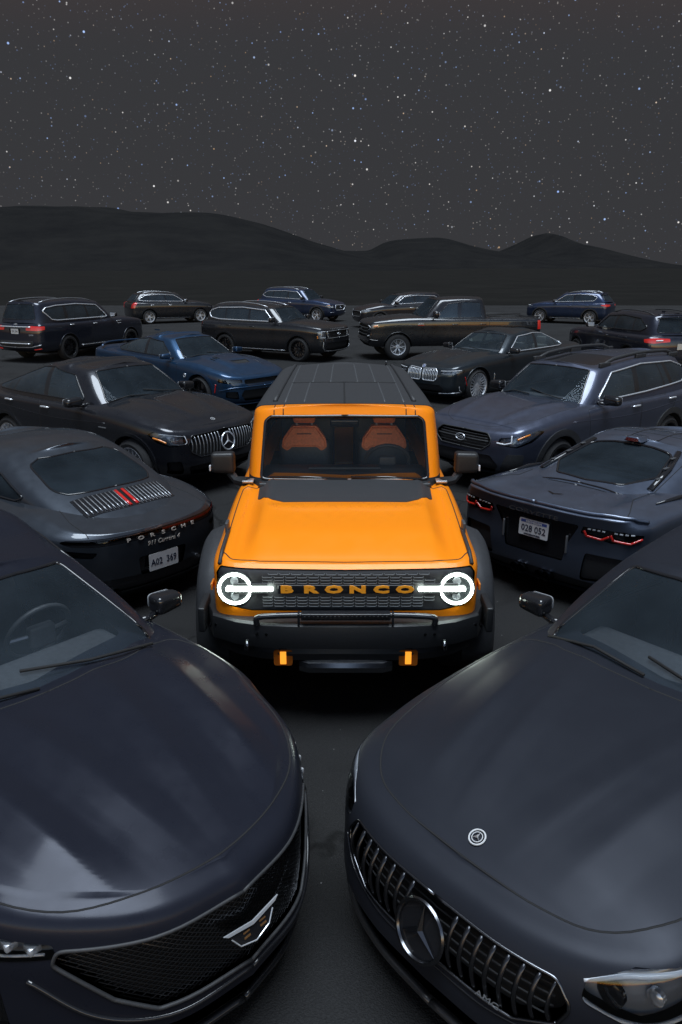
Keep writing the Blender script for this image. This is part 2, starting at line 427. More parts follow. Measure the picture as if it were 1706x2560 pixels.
    def border(s, rid):
        ids = rid if isinstance(rid, (set, frozenset)) else {rid}
        """ordered polylines of (vertex position, normal) round a region, the centre line left out"""
        adj = {}
        for e in s.bm.edges:
            k = sum(1 for f in e.link_faces if f[s.li] in ids)
            if k != 1: continue
            a, b = e.verts
            if abs(a.co.y) < 1e-3 and abs(b.co.y) < 1e-3: continue
            adj.setdefault(a, []).append(b); adj.setdefault(b, []).append(a)
        out = []; used = set()
        starts = [v for v in adj if len(adj[v]) == 1] + [v for v in adj if len(adj[v]) == 2] + list(adj)
        for st in starts:
            while True:
                nx = [b for b in adj[st] if frozenset((st, b)) not in used]
                if not nx: break
                ch = [st]; cur = st
                while True:
                    nx = [b for b in adj[cur] if frozenset((cur, b)) not in used]
                    if not nx: break
                    if len(nx) > 1 and len(ch) > 1:
                        dd = (cur.co - ch[-2].co).normalized(); nx.sort(key=lambda b: -(b.co - cur.co).normalized().dot(dd))
                    used.add(frozenset((cur, nx[0]))); cur = nx[0]; ch.append(cur)
                    if cur is st: break
                out.append((np.array([tuple(v.co) for v in ch]), np.array([tuple(v[s.ln].normalized()) for v in ch])))
        return out

def body_grid(sp):
    L = sp['L']; X = lambda d: L / 2 - d
    N = sp.get('N', 110)
    pl = crom([(X(d), y) for d, y in sp['plan']], 24); pl = resample(pl, N); pl[0, 1] = pl[-1, 1] = 0
    T = np.gradient(pl, axis=0); T /= np.linalg.norm(T, axis=1)[:, None]; n = np.stack([T[:, 1], -T[:, 0]], 1); n[0] = (1, 0); n[-1] = (-1, 0)
    D = X(pl[:, 0]); D = L / 2 - pl[:, 0]
    offs = []; zs = []; sh = []
    for lv in sp['lev']:
        z = pchip(lv['z'])(D); s_ = pchip(lv['s'])(D); f = pchip(lv['f'])(pl[:, 1]); r = pchip(lv['r'])(pl[:, 1])
        offs.append(np.where(n[:, 0] > 0, n[:, 0] ** 2 * f, n[:, 0] ** 2 * r) + n[:, 1] ** 2 * s_)
        if 'zf' in lv: z = z + np.where(n[:, 0] > 0, n[:, 0] ** 2, 0) * pchip(lv['zf'])(pl[:, 1])
        zs.append(z); sh.append(lv.get('sharp', 0))
    K = len(zs); S = np.stack([np.array(offs), np.array(zs)], -1)     # K,N,2
    rows = []; m = sp.get('m', 5)
    def tan(k, side):
        if k == 0: return S[1] - S[0]
        if k == K - 1: return S[K - 1] - S[K - 2]
        if sh[k]: return (S[k] - S[k - 1]) if side < 0 else (S[k + 1] - S[k])
        a, b = S[k] - S[k - 1], S[k + 1] - S[k]
        la, lb = np.linalg.norm(a, axis=-1, keepdims=True) + 1e-6, np.linalg.norm(b, axis=-1, keepdims=True) + 1e-6
        t = (a / la * lb + b / lb * la) / (la + lb)
        return t if False else t
    for k in range(K - 1):
        ch = np.linalg.norm(S[k + 1] - S[k], axis=-1, keepdims=True)
        t0, t1 = tan(k, 1), tan(k + 1, -1)
        if 0 < k and not sh[k]: t0 = t0 * ch
        if k + 1 < K - 1 and not sh[k + 1]: t1 = t1 * ch
        for q in range(m):
            t = q / m; rows.append((2 * t**3 - 3 * t * t + 1) * S[k] + (t**3 - 2 * t * t + t) * t0 + (-2 * t**3 + 3 * t * t) * S[k + 1] + (t**3 - t * t) * t1)
    rows.append(S[-1]); rows = np.array(rows)
    P = np.zeros((len(rows), N, 3))
    P[..., 0] = pl[None, :, 0] - n[None, :, 0] * rows[..., 0]; P[..., 1] = np.maximum(0, pl[None, :, 1] - n[None, :, 1] * rows[..., 0]); P[..., 2] = rows[..., 1]
    P[:, 0, 1] = 0; P[:, -1, 1] = 0
    e = P[-1]; cr = pchip(sp['crown'])(L / 2 - e[:, 0]); p = sp.get('p', 2.6); Tn = sp.get('T', 16); top = []
    bump = sp.get('bump')
    for q in range(1, Tn + 1):
        s_ = 1 - (q / Tn) ** 1.0
        r = e.copy(); r[:, 1] = e[:, 1] * s_; r[:, 2] = e[:, 2] + cr * (1 - s_ ** p)
        if bump is not None: r[:, 2] += bump(L / 2 - r[:, 0], r[:, 1], s_)
        top.append(r)
    return np.concatenate([P, np.array(top)], 0)
def cabin_grid(sp):
    L = sp['L']; N = sp.get('NG', 90); B = np.array([b for b, r in sp['gh']], float); Rf = np.array([r for b, r in sp['gh']], float)
    Z = np.concatenate([B, Rf], 1); Z = crom(Z, 20, par=(B + Rf)[:, :2] / 2); Z = resample(Z, N, (Z[:, :2] + Z[:, 3:5]) / 2)
    B, Rf = Z[:, :3].copy(), Z[:, 3:].copy(); B[:, 0] = L / 2 - B[:, 0]; Rf[:, 0] = L / 2 - Rf[:, 0]
    for A in (B, Rf): A[:, 1] = np.maximum(A[:, 1], 0); A[0, 1] = A[-1, 1] = 0
    T = np.gradient(B[:, :2] + Rf[:, :2], axis=0); T /= np.linalg.norm(T, axis=1)[:, None] + 1e-9; n = np.stack([T[:, 1], -T[:, 0]], 1)
    bl = sp.get('bulge', .03); r1 = sp.get('r1', .12); r2 = sp.get('r2', .14); cr = pchip(sp.get('rcrown', .03))(L / 2 - Rf[:, 0]); pw = sp.get('rp', 2.2)
    def side(v):
        q = B + (Rf - B) * v; q = q.copy(); b = bl * 4 * v * (1 - v); q[:, 0] += n[:, 0] * b * .6; q[:, 1] += n[:, 1] * b; q[:, 1] = np.maximum(q[:, 1], 0); q[0, 1] = q[-1, 1] = 0; return q
    def roof(s_):
        q = Rf.copy(); q[:, 1] *= s_; q[:, 2] += cr * (1 - s_ ** pw); return q
    rows = [side(v) for v in np.linspace(0, 1 - r1, 13)]
    A, Cc = side(1 - r1), roof(1 - r2)
    for t in np.linspace(0, 1, 7)[1:]: rows.append((1 - t) ** 2 * A + 2 * t * (1 - t) * Rf + t * t * Cc)
    rows += [roof(s_) for s_ in np.linspace(1 - r2, 0, 11)[1:]]
    return np.array(rows)

class Car:
    def __init__(s, name, label, pose, sp, cat='car', group=None):
        s.sp = sp; s.L = sp['L']; s.root = tag(empty(name, (pose[0], pose[1], 0), R(pose[2])), label, cat, group)
        s.sh = {'b': Shell(body_grid(sp))}
        if 'gh' in sp: s.sh['g'] = Shell(cabin_grid(sp))
        s.regs = []; s.parts = {}; s.pt = sp['paint']; s.drop = {'b': set(), 'g': set()}
    def X(s, d): return s.L / 2 - d
    def pts(s, view, pts):
        if view in ('S', 'T'): return [(s.X(p[0]), *p[1:]) for p in pts]
        if not isinstance(view, str): return [(s.X(p[0]), *p[1:]) for p in pts]
        return pts
    def reg(s, sh, view, pts, name, m, pair=True, d=0., wall=None, trim=None, seam=0., hole=False, only=None, face=.12, r=.03, lens=None, raw=False, lim=None, label=None):
        S = s.sh[sh]; rid = len(s.regs) + 1
        p = s.pts(view, pts); p = S.flat(view, p) if not isinstance(view, str) else p
        p = np.array(p, float) if raw else fillet(p, r)
        S.cut(view, p, rid, face, only, lim)
        s.regs.append(dict(sh=sh, rid=rid, name=name, mat=m, pair=pair, d=d, wall=wall, trim=trim, seam=seam, hole=hole, lens=lens, label=label)); return rid
    def both(s, name, V, Nn, F, m, parent=None, pair=True, label=None):
        """build the left piece and its mirror image (or one piece across the centre)"""
        V = np.asarray(V, float); out = []
        Vm = V * (1, -1, 1); Fm = [tuple(reversed(f)) for f in F]; Nm = None if Nn is None else Nn * (1, -1, 1)
        par = parent if isinstance(parent, (list, tuple)) else [parent or s.root] * 2
        if pair:
            out = [mesh(name, V, F, m, par[0], Nn), mesh(name, Vm, Fm, m, par[-1], Nm)]
        else:
            k = len(V); out = [mesh(name, np.vstack([V, Vm]), list(F) + [tuple(i + k for i in f) for f in Fm], m, par[0], None if Nn is None else np.vstack([Nn, Nm]))]
        if label:
            for o in out: o['label'] = label
        s.parts.setdefault(name, []).extend(out); return out
    def finish(s):
        pm = s.pt
        for k, S in s.sh.items():
            V, Nn, F = S.extract(0)
            if F: s.both({'b': 'body', 'g': 'roof'}[k], V, Nn, F, s.sp.get('roofpaint', pm) if k == 'g' else pm, pair=False)
        for g in s.regs:
            S = s.sh[g['sh']]; V, Nn, F = S.extract(g['rid'])
            if not F: continue
            bd = S.border(g['rid'])
            if g['hole']:
                G = Geo()
                for P, n in bd:
                    k = len(P); Q = P.copy(); Q[:, 1] = np.maximum(.25, Q[:, 1] - g['hole']) if g['hole'] > 0 else Q[:, 1]
                    if g['hole'] > 0: G.add(np.vstack([P, Q]), [(i, i + 1, k + i + 1, k + i) for i in range(k - 1)])
                if G.V: s.both('wheel_well', np.array(G.V), None, G.F, 'seam')
            else:
                if abs(g['d']) > 1e-6:
                    W = V + Nn * g['d']; W[np.abs(V[:, 1]) < 1e-3, 1] = 0
                    F2 = list(F); V2 = W; N2 = Nn; extra = []
                    for P, n in bd:
                        k = len(P); o = len(V2); Q = P + n * g['d']; Q[np.abs(P[:, 1]) < 1e-3, 1] = 0
                        V2 = np.vstack([V2, P, Q]); wn_ = np.cross(np.gradient(P, axis=0), n); wn_ /= np.linalg.norm(wn_, axis=1)[:, None] + 1e-9
                        N2 = np.vstack([N2, wn_, wn_]); F2 += [(o + i, o + i + 1, o + k + i + 1, o + k + i) for i in range(k - 1)]
                    ob = s.both(g['name'], V2, N2, F2, g['mat'], pair=g['pair'], label=g['label'])
                elif g['name'] == 'window_frame':
                    par = list(range(len(V)))
                    def root(i):
                        while par[i] != i: par[i] = par[par[i]]; i = par[i]
                        return i
                    for f in F:
                        for i in f[1:]: par[root(i)] = root(f[0])
                    isl = {}
                    for f in F: isl.setdefault(root(f[0]), []).append(f)
                    ob = None
                    for fs in isl.values():
                        ids_ = sorted({i for f in fs for i in f}); mp = {i: k for k, i in enumerate(ids_)}
                        o_ = s.both('window_pillar', V[ids_], Nn[ids_], [[mp[i] for i in f] for f in fs], g['mat']); ob = ob or o_
                else: ob = s.both(g['name'], V, Nn, F, g['mat'], pair=g['pair'], label=g['label'])
                g['obj'] = ob
                if g['lens']:
                    s.both('lens', V + Nn * .002, Nn, F, g['lens'], ob, pair=g['pair'])
                if g['seam']:
                    s._trim(bd, g['seam'], 'seam', 'panel_gap', ob, g['pair'], -.3, n=4)
            if g['trim']:
                t = g['trim']; s._trim(S.border(g['union']) if 'union' in g else bd, t[0], t[1], t[2] if len(t) > 2 else 'trim', g.get('obj') or [s.root], g['pair'], t[3] if len(t) > 3 else 0.)
        for S in s.sh.values(): S.bm.free()
    def _trim(s, bd, r, m, name, par, pair, push, n=6):
        G = Geo()
        for P, nn in bd:
            closed = np.linalg.norm(P[0] - P[-1]) < 1e-5
            if np.linalg.norm(np.diff(P, axis=0), axis=1).sum() < .02: continue
            G.tube(P + nn * r * push, r, n, closed)
        if G.V: s.both(name, np.array(G.V), None, G.F, m, list(par) if pair else par[0], pair=pair)
    # ---- helpers that put small things on the surface
    def on(s, view, a, b, off=0., sh='b'):
        if view in ('S', 'T'): a = s.X(a)
        h = s.sh[sh].hit(view, a, b if b >= 0 or view == 'T' else b, off)
        return h
    def line(s, view, pts, off=.003, n=10, sh='b', smooth=False):
        """polyline drawn in a flat view and laid on the surface; y < 0 is taken from the mirrored half"""
        q = np.array(pts, float)
        q = crom(q, n) if smooth else np.vstack([np.linspace(q[i], q[i + 1], n, endpoint=False) for i in range(len(q) - 1)] + [q[-1:]])
        out = []
        for a, b in q:
            sg = 1
            if view in ('F', 'R') and a < 0: sg = -1
            if view == 'T' and b < 0: sg = -1
            h = s.sh[sh].hit(view, s.X(a) if view in ('S', 'T') else abs(a), abs(b) if view == 'T' else b, off)
            if h is None: continue
            p = h[0].copy(); p[1] *= sg; out.append(p)
        return np.array(out)
    def strip(s, name, view, pts, r, m, parent=None, off=.002, n=10, pair=True, smooth=False, sh='b', flat=1., sides=6):
        P = s.line(view, pts, off, n, sh, smooth)
        if len(P) < 2: return []
        V, F = tube_geo(P, r, sides, flat=flat)
        return s.both(name, V, None, F, m, parent, pair=True) if pair else [mesh(name, V, F, m, (parent[0] if isinstance(parent, (list, tuple)) else parent) or s.root)]
    def child(s, o): s.parts.setdefault(o.name.split('.')[0], []).append(o); return o
# where each car stands (x, y, heading in degrees), metres from the point under the camera
POSE = dict(qx=(-9.06, 27.38, 66), xt=(-9.21, 43.42, 30.6), tel=(-2.23, 26.80, -30.2), asc=(-2.21, 45.15, -29.1), suv=(2.93, 40.43, 199.4), sil=(3.59, 26.94, 189.7),
            spo=(12.19, 43.05, 145.4), x5=(8.64, 23.73, 101.3), cha=(-3.54, 18.22, -41.2), b7=(3.72, 19.30, 222.6), glc=(-3.44, 11.76, -36.8), out=(3.48, 11.82, 219.1),
            p911=(-3.23, 7.97, 138.0), c8=(3.39, 8.20, 42.8), bro=(.03, 6.95, -90.0), cad=(-2.20, 3.95, -41.0), mer=(2.235, 3.885, 219.3))
# ------------------------------------------------------------------ wheels, mirrors, cabins
_WH = {}
def wheel_meshes(dia, wid, rim_d, style, m, n):
    key = (dia, wid, rim_d, style, m, n)
    if key in _WH: return _WH[key]
    r = dia / 2; rr = rim_d / 2; h = wid / 2
    def lathe(prof, seg=40):
        V = []; F = []; k = len(prof)
        for a in range(seg):
            t = 2 * math.pi * a / seg
            for y, q in prof: V.append((q * math.cos(t), y, q * math.sin(t)))
        for a in range(seg):
            b = (a + 1) % seg
            for i in range(k - 1): F.append((a * k + i, a * k + i + 1, b * k + i + 1, b * k + i))
        return V, F
    def me(name, V, F, mm, sharp=35):
        x = bpy.data.meshes.new(name); x.from_pydata([tuple(map(float, v)) for v in V], [], F)
        bm = bmesh.new(); bm.from_mesh(x); bmesh.ops.recalc_face_normals(bm, faces=bm.faces[:]); bm.to_mesh(x); bm.free()
        x.polygons.foreach_set('use_smooth', [True] * len(x.polygons)); x.set_sharp_from_angle(angle=R(sharp)); x.materials.append(M[mm]); return x
    t = r - rr
    V, F = lathe([(-h, rr), (-h - .008, rr + t * .45), (-h + .01, r - .035), (-h + .035, r - .008), (-h * .55, r), (-h * .5, r - .008), (-h * .42, r - .008), (-h * .38, r), (0, r + .002), (h * .38, r), (h * .42, r - .008), (h * .5, r - .008), (h * .55, r), (h - .035, r - .008), (h - .01, r - .035), (h + .008, rr + t * .45), (h, rr + .006), (h - .012, rr)], 48)
    tyre = me('tyre', V, F, 'rubber')
    G = Geo(); G.add(*lathe([(-h + .01, rr - .004), (0, rr - .035), (h - .03, rr - .022), (h - .006, rr - .010), (h + .002, rr + .006), (h - .012, rr + .008)], 48))
    G.add(*lathe([(h - .045, 0.0005), (h - .040, .030), (h - .042, .055), (h - .055, .075), (h - .10, .085)], 24))
    def spoke(a0, a1, w0, w1, th=.03, y0=-.045, y1=-.012):
        r0, r1 = .05, rr - .012; V = []; pr = []
        for q, (rad, a, w, y) in enumerate(((r0, a0, w0, h + y0), ((r0 + r1) / 2, (a0 + a1) / 2, (w0 + w1) / 2 * .9, h + (y0 + y1) / 2 + .008), (r1, a1, w1, h + y1))):
            c, s = math.cos(a), math.sin(a); tx, tz = -s, c
            for (sw, sy) in ((-1, -th), (-.75, 0), (.75, 0), (1, -th)):
                V.append((rad * c + tx * w * sw, y + sy, rad * s + tz * w * sw))
        F = []
        for q in range(2):
            o = q * 4
            for i in range(3): F.append((o + i, o + i + 1, o + i + 5, o + i + 4))
        G.add(V, F)
    for k in range(n):
        a = 2 * math.pi * k / n + .3
        if style == 'multi': spoke(a, a, .010, .009)
        elif style == 'twin': da = .16; spoke(a - da * .6, a - da, .013, .012); spoke(a + da * .6, a + da, .013, .012)
        elif style == 'y': spoke(a, a - .2, .016, .010); spoke(a, a + .2, .016, .010)
        else: spoke(a, a, .030, .042)
    rim = me('rim', G.V, G.F, m)
    V, F = lathe([(h - .12, .0005), (h - .115, rr * .82), (h - .135, rr * .82), (-h + .02, rr * .8)], 28)
    disc = me('brake_disc', V, F, 'disc')
    _WH[key] = (tyre, rim, disc); return _WH[key]
def add_wheels(c, pos=None):
    sp = c.sp; dia = sp['wd']; wid = sp.get('ww', .25); tyre, rim, disc = wheel_meshes(dia, wid, sp.get('rd', dia * .70), *sp.get('rim', ('five', 'alloy_dark', 5)))
    fx, rx = c.X(sp['FO']), c.X(sp['FO'] + sp['WB']); tr = sp.get('track', sp['W'] / 2 - wid / 2 - .02)
    for x in (fx, rx):
        for sg in (1, -1):
            w = new_obj('wheel', disc, None, c.root); w.location = (x, sg * tr, dia / 2 - .004); w.rotation_euler = (0, .35 * sg + x, 0 if sg > 0 else math.pi)
            new_obj('tyre', tyre, None, w); new_obj('rim', rim, None, w)
def add_mirrors(c, d, y, z, size=(.14, .20, .13), m=None, arm=.10, armz=-.05):
    for sg in (1, -1):
        mo = rbox('door_mirror', (c.X(d), sg * y, z), size, m or c.pt, c.root, bev=min(size) * .34, seg=4,
                  taper=lambda x, yy, zz, sg=sg: (x * (1 - .18 * (yy * sg > 0)) + .12 * (1 if yy * sg < 0 else 0), yy, zz * (1 - .22 * (yy * sg > 0)) - .10 * (yy * sg > 0)))
        g = Geo(); g.prism(fillet([(sg * (y - size[1] * .43), z - size[2] * .38), (sg * (y + size[1] * .40), z - size[2] * .30), (sg * (y + size[1] * .40), z + size[2] * .30), (sg * (y - size[1] * .43), z + size[2] * .38)], .03), 0, c.X(d) - size[0] * .5 - .002, c.X(d) - size[0] * .47)
        g.done('mirror_glass', 'chrome', mo)
        tube('mirror_arm', [(c.X(d), sg * (y - size[1] * .3), z - size[2] * .42), (c.X(d) + .02, sg * (y - size[1] * .5 - arm * .5), z + armz - .01), (c.X(d) + .03, sg * (y - size[1] * .5 - arm), z + armz)], .022, 'gloss_black', mo)
def add_handles(c, pos, m='chrome', ln=.20):
    for d, z in pos:
        h = c.on('S', d, z, .022); e = c.on('S', d + ln / 2, z, .006); f = c.on('S', d - ln / 2, z, .006)
        if not h or not e or not f: continue
        V, F = tube_geo(crom([f[0], f[0] * .7 + h[0] * .3 + (0, .012, 0), h[0], e[0] * .7 + h[0] * .3 + (0, .012, 0), e[0]], 4), [.006, .013, .014, .013, .006], 6, flat=1.2)
        c.both('door_handle', V, None, F, m)
def seat(c, x, y, z, m, m2, parent, s=1.):
    """one car seat: cushion, shaped back with bolsters, head rest on two posts"""
    g = rbox('seat', (x + .22 * s, y, z + .02), (.50 * s, .50 * s, .16), m2, parent, bev=.05)
    b = rbox('backrest', (x - .10, y, z + .38), (.13, .50 * s, .64), m, g, bev=.05, rot=None, taper=lambda a, q, t: (a - .5 * (t + 1) * .9, q * (1 - .22 * (t > 0)), t))
    rbox('head_rest', (x - .20, y, z + .80), (.09, .26 * s, .17), m, g, bev=.035)
    G = Geo()
    for q in (-.06, .06): G.tube([(x - .185, y + q, z + .62), (x - .20, y + q, z + .76)], .008)
    G.done('head_rest_post', 'satin', g)
def interior(c, d_dash, d_seat, belt, m='leather_black', rear=True, half=.66, rowd=.80):
    """floor, dashboard, steering wheel and seats seen through the glass"""
    z = belt - .60
    G = Geo(); G.box((c.X(d_seat + .35), 0, z - .16), (2.6, half * 2, .02)); G.done('cabin_floor', 'leather_black', c.root)
    rbox('dashboard', (c.X(d_dash), 0, belt - .10), (.50, half * 2, .22), 'leather_black', c.root, bev=.07)
    for sg in (1, -1): seat(c, c.X(d_seat), sg * .36, z, m, m, c.root)
    if rear:
        for sg in (1, -1): seat(c, c.X(d_seat + rowd), sg * .34, z - .07, m, m, c.root, 1.0)
    px, pz = c.X(d_seat - .52), belt - .02; P = [(px + .19 * math.sin(a) * .42, .36 + .185 * math.cos(a), pz + .19 * math.sin(a) * .9) for a in np.linspace(0, 2 * math.pi, 28, endpoint=False)]
    st = tube('steering_wheel', P, .016, 'leather_black', c.root, n=8, closed=True)
    rbox('steering_hub', (px + .03, .36, pz - .01), (.06, .15, .13), 'leather_black', st, bev=.02)
    G = Geo()
    for a in (0, math.pi, -math.pi / 2): G.tube([(px + .03, .36, pz), (px + .19 * math.sin(a) * .42, .36 + .185 * math.cos(a), pz + .19 * math.sin(a) * .9)], .013)
    G.done('steering_spoke', 'satin', st)
    rbox('rear_view_mirror', (c.X(d_dash + .62), 0, belt + .34), (.03, .23, .06), 'gloss_black', c.root, bev=.012)
def wipers(c, d0, y0, d1, y1, z=0, d2=None):
    for (a, b) in (((d0, y0), (d1, y1)), ((d0 + .02, y0 - .62), (d1 + .02, y1 - .58))):
        p = [c.on('T', d, abs(y), .02, 'g') or c.on('T', d, abs(y), .02) for d, y in (a, ((a[0] + b[0]) / 2, (a[1] + b[1]) / 2), b)]
        P = [np.array(q[0]) * (1, 1 if yy >= 0 else -1, 1) for q, (d, yy) in zip(p, (a, ((a[0] + b[0]) / 2, (a[1] + b[1]) / 2), b)) if q]
        if len(P) > 1: tube('wiper', P, .008, 'seam', c.root)
def plate(c, front, z, y, lines, w=.305, h=.155, bg='plate_white', band=None, tilt=0., off=.012):
    v = 'F' if front else 'R'; sg = 1 if y >= 0 else -1; p, n = c.on(v, abs(y), z, off); p[1] *= sg
    n = Vector((1 if front else -1, 0, tilt)); up = (0, 0, 1)
    g = Geo(); g.prism(fillet([(-w / 2, -h / 2), (w / 2, -h / 2), (w / 2, h / 2), (-w / 2, h / 2)], .012), 2, 0, .004)
    o = g.done('licence_plate', bg, c.root); o.matrix_local = frame(p, n, up)
    if band:
        g = Geo(); g.prism([(-w * .44, h * .28), (w * .44, h * .28), (w * .44, h * .44), (-w * .44, h * .44)], 2, .0045, .0055); g.done('plate_band', band, o)
    for s, x, yy, sz, m, sx in lines: text_obj('lettering', s, sz, m, o, (x, yy, .006), (0, 0, 1), (0, 1, 0), sx, .0008, .0012)
    return o
def star(c, P, n, up, r, m='chrome', ring=True, parent=None):
    """three pointed star in a ring"""
    G = Geo()
    if ring: G.tube([(r * math.cos(a), r * math.sin(a), .004) for a in np.linspace(0, 2 * math.pi, 28, endpoint=False)], r * .085, 6, True)
    for k in range(3):
        a = math.pi / 2 + 2 * math.pi * k / 3; t = (r * math.cos(a), r * math.sin(a), .004); w = r * .13
        b = a + math.pi / 2; l_ = (w * math.cos(b), w * math.sin(b), .002); q = (-l_[0], -l_[1], .002); e = (.0, .0, .014)
        G.add([t, l_, e, q], [(0, 1, 2), (0, 2, 3)])
    o = G.done('emblem', m, parent or c.root, fix=False); o.matrix_local = frame(P, n, up); return o
def oval(c, P, n, up, a, b, m='chrome', th=.006, inner=None, bars=()):
    G = Geo(); G.tube([(a * math.cos(t), b * math.sin(t), .004) for t in np.linspace(0, 2 * math.pi, 28, endpoint=False)], th, 6, True)
    for q in bars: G.tube([(x, y, .005) for x, y in q], th * .7, 5)
    o = G.done('emblem', m, c.root); o.matrix_local = frame(P, n, up)
    if inner:
        g = Geo(); g.prism([(a * math.cos(t), b * math.sin(t)) for t in np.linspace(0, 2 * math.pi, 24, endpoint=False)], 2, 0, .003); g.done('emblem_disc', inner, o)
    return o
def seg_poly(poly, a, lo=True):
    """z (or second-coordinate) range of a polygon at first coordinate a"""
    p = np.array([q[:2] for q in poly], float); z = []
    for i in range(len(p)):
        u, v = p[i], p[(i + 1) % len(p)]
        if (u[0] - a) * (v[0] - a) <= 0 and abs(u[0] - v[0]) > 1e-9: z.append(u[1] + (v[1] - u[1]) * (a - u[0]) / (v[0] - u[0]))
    return (min(z), max(z)) if len(z) > 1 else None

def build(name, label, pose, sp, cat='car', group=None):
    """the panels, glass and wheels every car has, cut from its shells; sp lists them"""
    c = Car(name, label, pose, sp, cat, group); wr = sp['wd'] / 2; ar = sp.get('ar', wr + .055)
    clad = sp.get('clad')
    for i, d in enumerate((sp['FO'], sp['FO'] + sp['WB'])):
        if clad: c.reg('b', 'S', [(p[0], p[1]) for p in circle(d, wr, ar + clad)], 'wheel_arch_trim', sp.get('cladmat', 'plastic'), d=.012, raw=True, face=.2)
    if clad and sp.get('sill', 0): c.reg('b', 'S', [(sp['FO'], .0), (sp['FO'], sp['sill']), (sp['FO'] + sp['WB'], sp['sill'] + sp.get('sillr', 0)), (sp['FO'] + sp['WB'], .0)], 'sill_cladding', sp.get('cladmat', 'plastic'), d=.006, raw=True, only={0}, face=-.2)
    for d in sp.get('doors', ()): c.reg('b', 'S', d, 'door', c.pt, seam=.004, only={0}, r=.06, face=.15)
    if 'hood' in sp: c.reg('b', 'T', sp['hood'], 'hood', sp.get('hoodpaint', c.pt), pair=False, seam=sp.get('hoodseam', .004), only={0}, face=.2, r=.10)
    if 'trunk' in sp: c.reg('b', 'T', sp['trunk'], 'boot_lid', c.pt, pair=False, seam=.004, only={0}, face=.2, r=.08)
    for f in sp.get('regs', ()): c.reg(*f[0], **f[1])
    for i, d in enumerate((sp['FO'], sp['FO'] + sp['WB'])):
        c.reg('b', 'S', [(p[0], p[1]) for p in circle(d, wr - .005, ar)], 'wheel_well', 'seam', hole=.34, raw=True, face=.1, trim=(.012, sp.get('cladmat', 'plastic') if clad else c.pt, 'arch_lip'))
    if 'cut' in sp: c.reg('b', 'T', sp['cut'], 'opening', 'seam', pair=False, hole=-1, face=.3, r=.1)
    gl = sp.get('glass', 'glass_dark')
    if 'ws' in sp: c.reg('g', 'F', sp['ws'], 'windscreen', sp.get('wsglass', gl), pair=False, trim=(sp.get('wst', .012), 'gloss_black', 'windscreen_seal'), face=.15, r=.06)
    if 'rw' in sp: c.reg('g', 'R', sp['rw'], 'rear_window', sp.get('rwglass', gl), pair=False, trim=(.010, 'gloss_black', 'window_seal'), face=.12, r=.06)
    if 'sunroof' in sp: c.reg('g', 'T', sp['sunroof'], 'sunroof', 'gloss_black', pair=False, seam=.004, face=.4, r=.08)
    if 'dlo' in sp:
        rid = c.reg('g', 'S', sp['dlo'], 'window_frame', 'gloss_black', trim=(sp.get('dlot', .010), sp.get('dlom', 'gloss_black'), 'window_trim', .4), face=.2, r=sp.get('dlor', .05))
        zz = [p[1] for p in sp['dlo']]; z0, z1 = min(zz) - .02, max(zz) + .02; xs = [p[0] for p in sp['dlo']]
        pl = [(min(xs) - .05, min(xs) - .05, 0)] + list(sp.get('pillars', ())) + [(max(xs) + .05, max(xs) + .05, 0)]
        un = {rid}; c.regs[rid - 1]['union'] = un
        for q, (a, b) in enumerate(zip(pl[:-1], pl[1:])):
            # pillar: d at belt, d at top, width
            w_ = c.reg('g', 'S', [(a[0] + a[2] / 2, z0), (b[0] - b[2] / 2, z0), (b[1] - b[2] / 2, z1), (a[1] + a[2] / 2, z1)], 'side_window', sp.get('sglass', [gl] * 9)[q] if isinstance(sp.get('sglass'), (list, tuple)) else sp.get('sglass', gl), only={rid}, raw=True, face=.1); un.add(w_)
    c.finish(); add_wheels(c)
    G = Geo(); n = 24; xs = np.linspace(c.X(.25), c.X(sp['L'] - .25), n); w = sp['W'] / 2 - .30
    G.box((0, 0, sp.get('floor', .26)), (sp['L'] - 1.3, w * 2, .04)); G.done('underbody', 'seam', c.root)
    return c
# ------------------------------------------------------------------ the place
def node_mat(name):
    m = bpy.data.materials.new(name); m.use_nodes = True; M[name] = m; return m, m.node_tree, m.node_tree.nodes['Principled BSDF']
m, nt, b = node_mat('asphalt')
tcn = nt.nodes.new('ShaderNodeTexCoord')
n1 = nt.nodes.new('ShaderNodeTexNoise'); n1.inputs['Scale'].default_value = 90; n1.inputs['Detail'].default_value = 8; n1.inputs['Roughness'].default_value = .7
n2 = nt.nodes.new('ShaderNodeTexNoise'); n2.inputs['Scale'].default_value = .7; n2.inputs['Detail'].default_value = 6
v1 = nt.nodes.new('ShaderNodeTexVoronoi'); v1.inputs['Scale'].default_value = 130
for n in (n1, n2, v1): nt.links.new(tcn.outputs['Object'], n.inputs['Vector'])
r1 = nt.nodes.new('ShaderNodeValToRGB'); r1.color_ramp.elements[0].position = .32; r1.color_ramp.elements[0].color = (.0105, .0105, .0110, 1); r1.color_ramp.elements[1].position = .78; r1.color_ramp.elements[1].color = (.0285, .0285, .0295, 1)
nt.links.new(n1.outputs[0], r1.inputs[0])
r2 = nt.nodes.new('ShaderNodeMapRange'); r2.inputs['From Min'].default_value = .3; r2.inputs['From Max'].default_value = .7; r2.inputs['To Min'].default_value = .75; r2.inputs['To Max'].default_value = 1.2
nt.links.new(n2.outputs[0], r2.inputs[0])
sc_ = nt.nodes.new('ShaderNodeVectorMath'); sc_.operation = 'SCALE'; nt.links.new(r1.outputs[0], sc_.inputs[0]); nt.links.new(r2.outputs[0], sc_.inputs['Scale'])
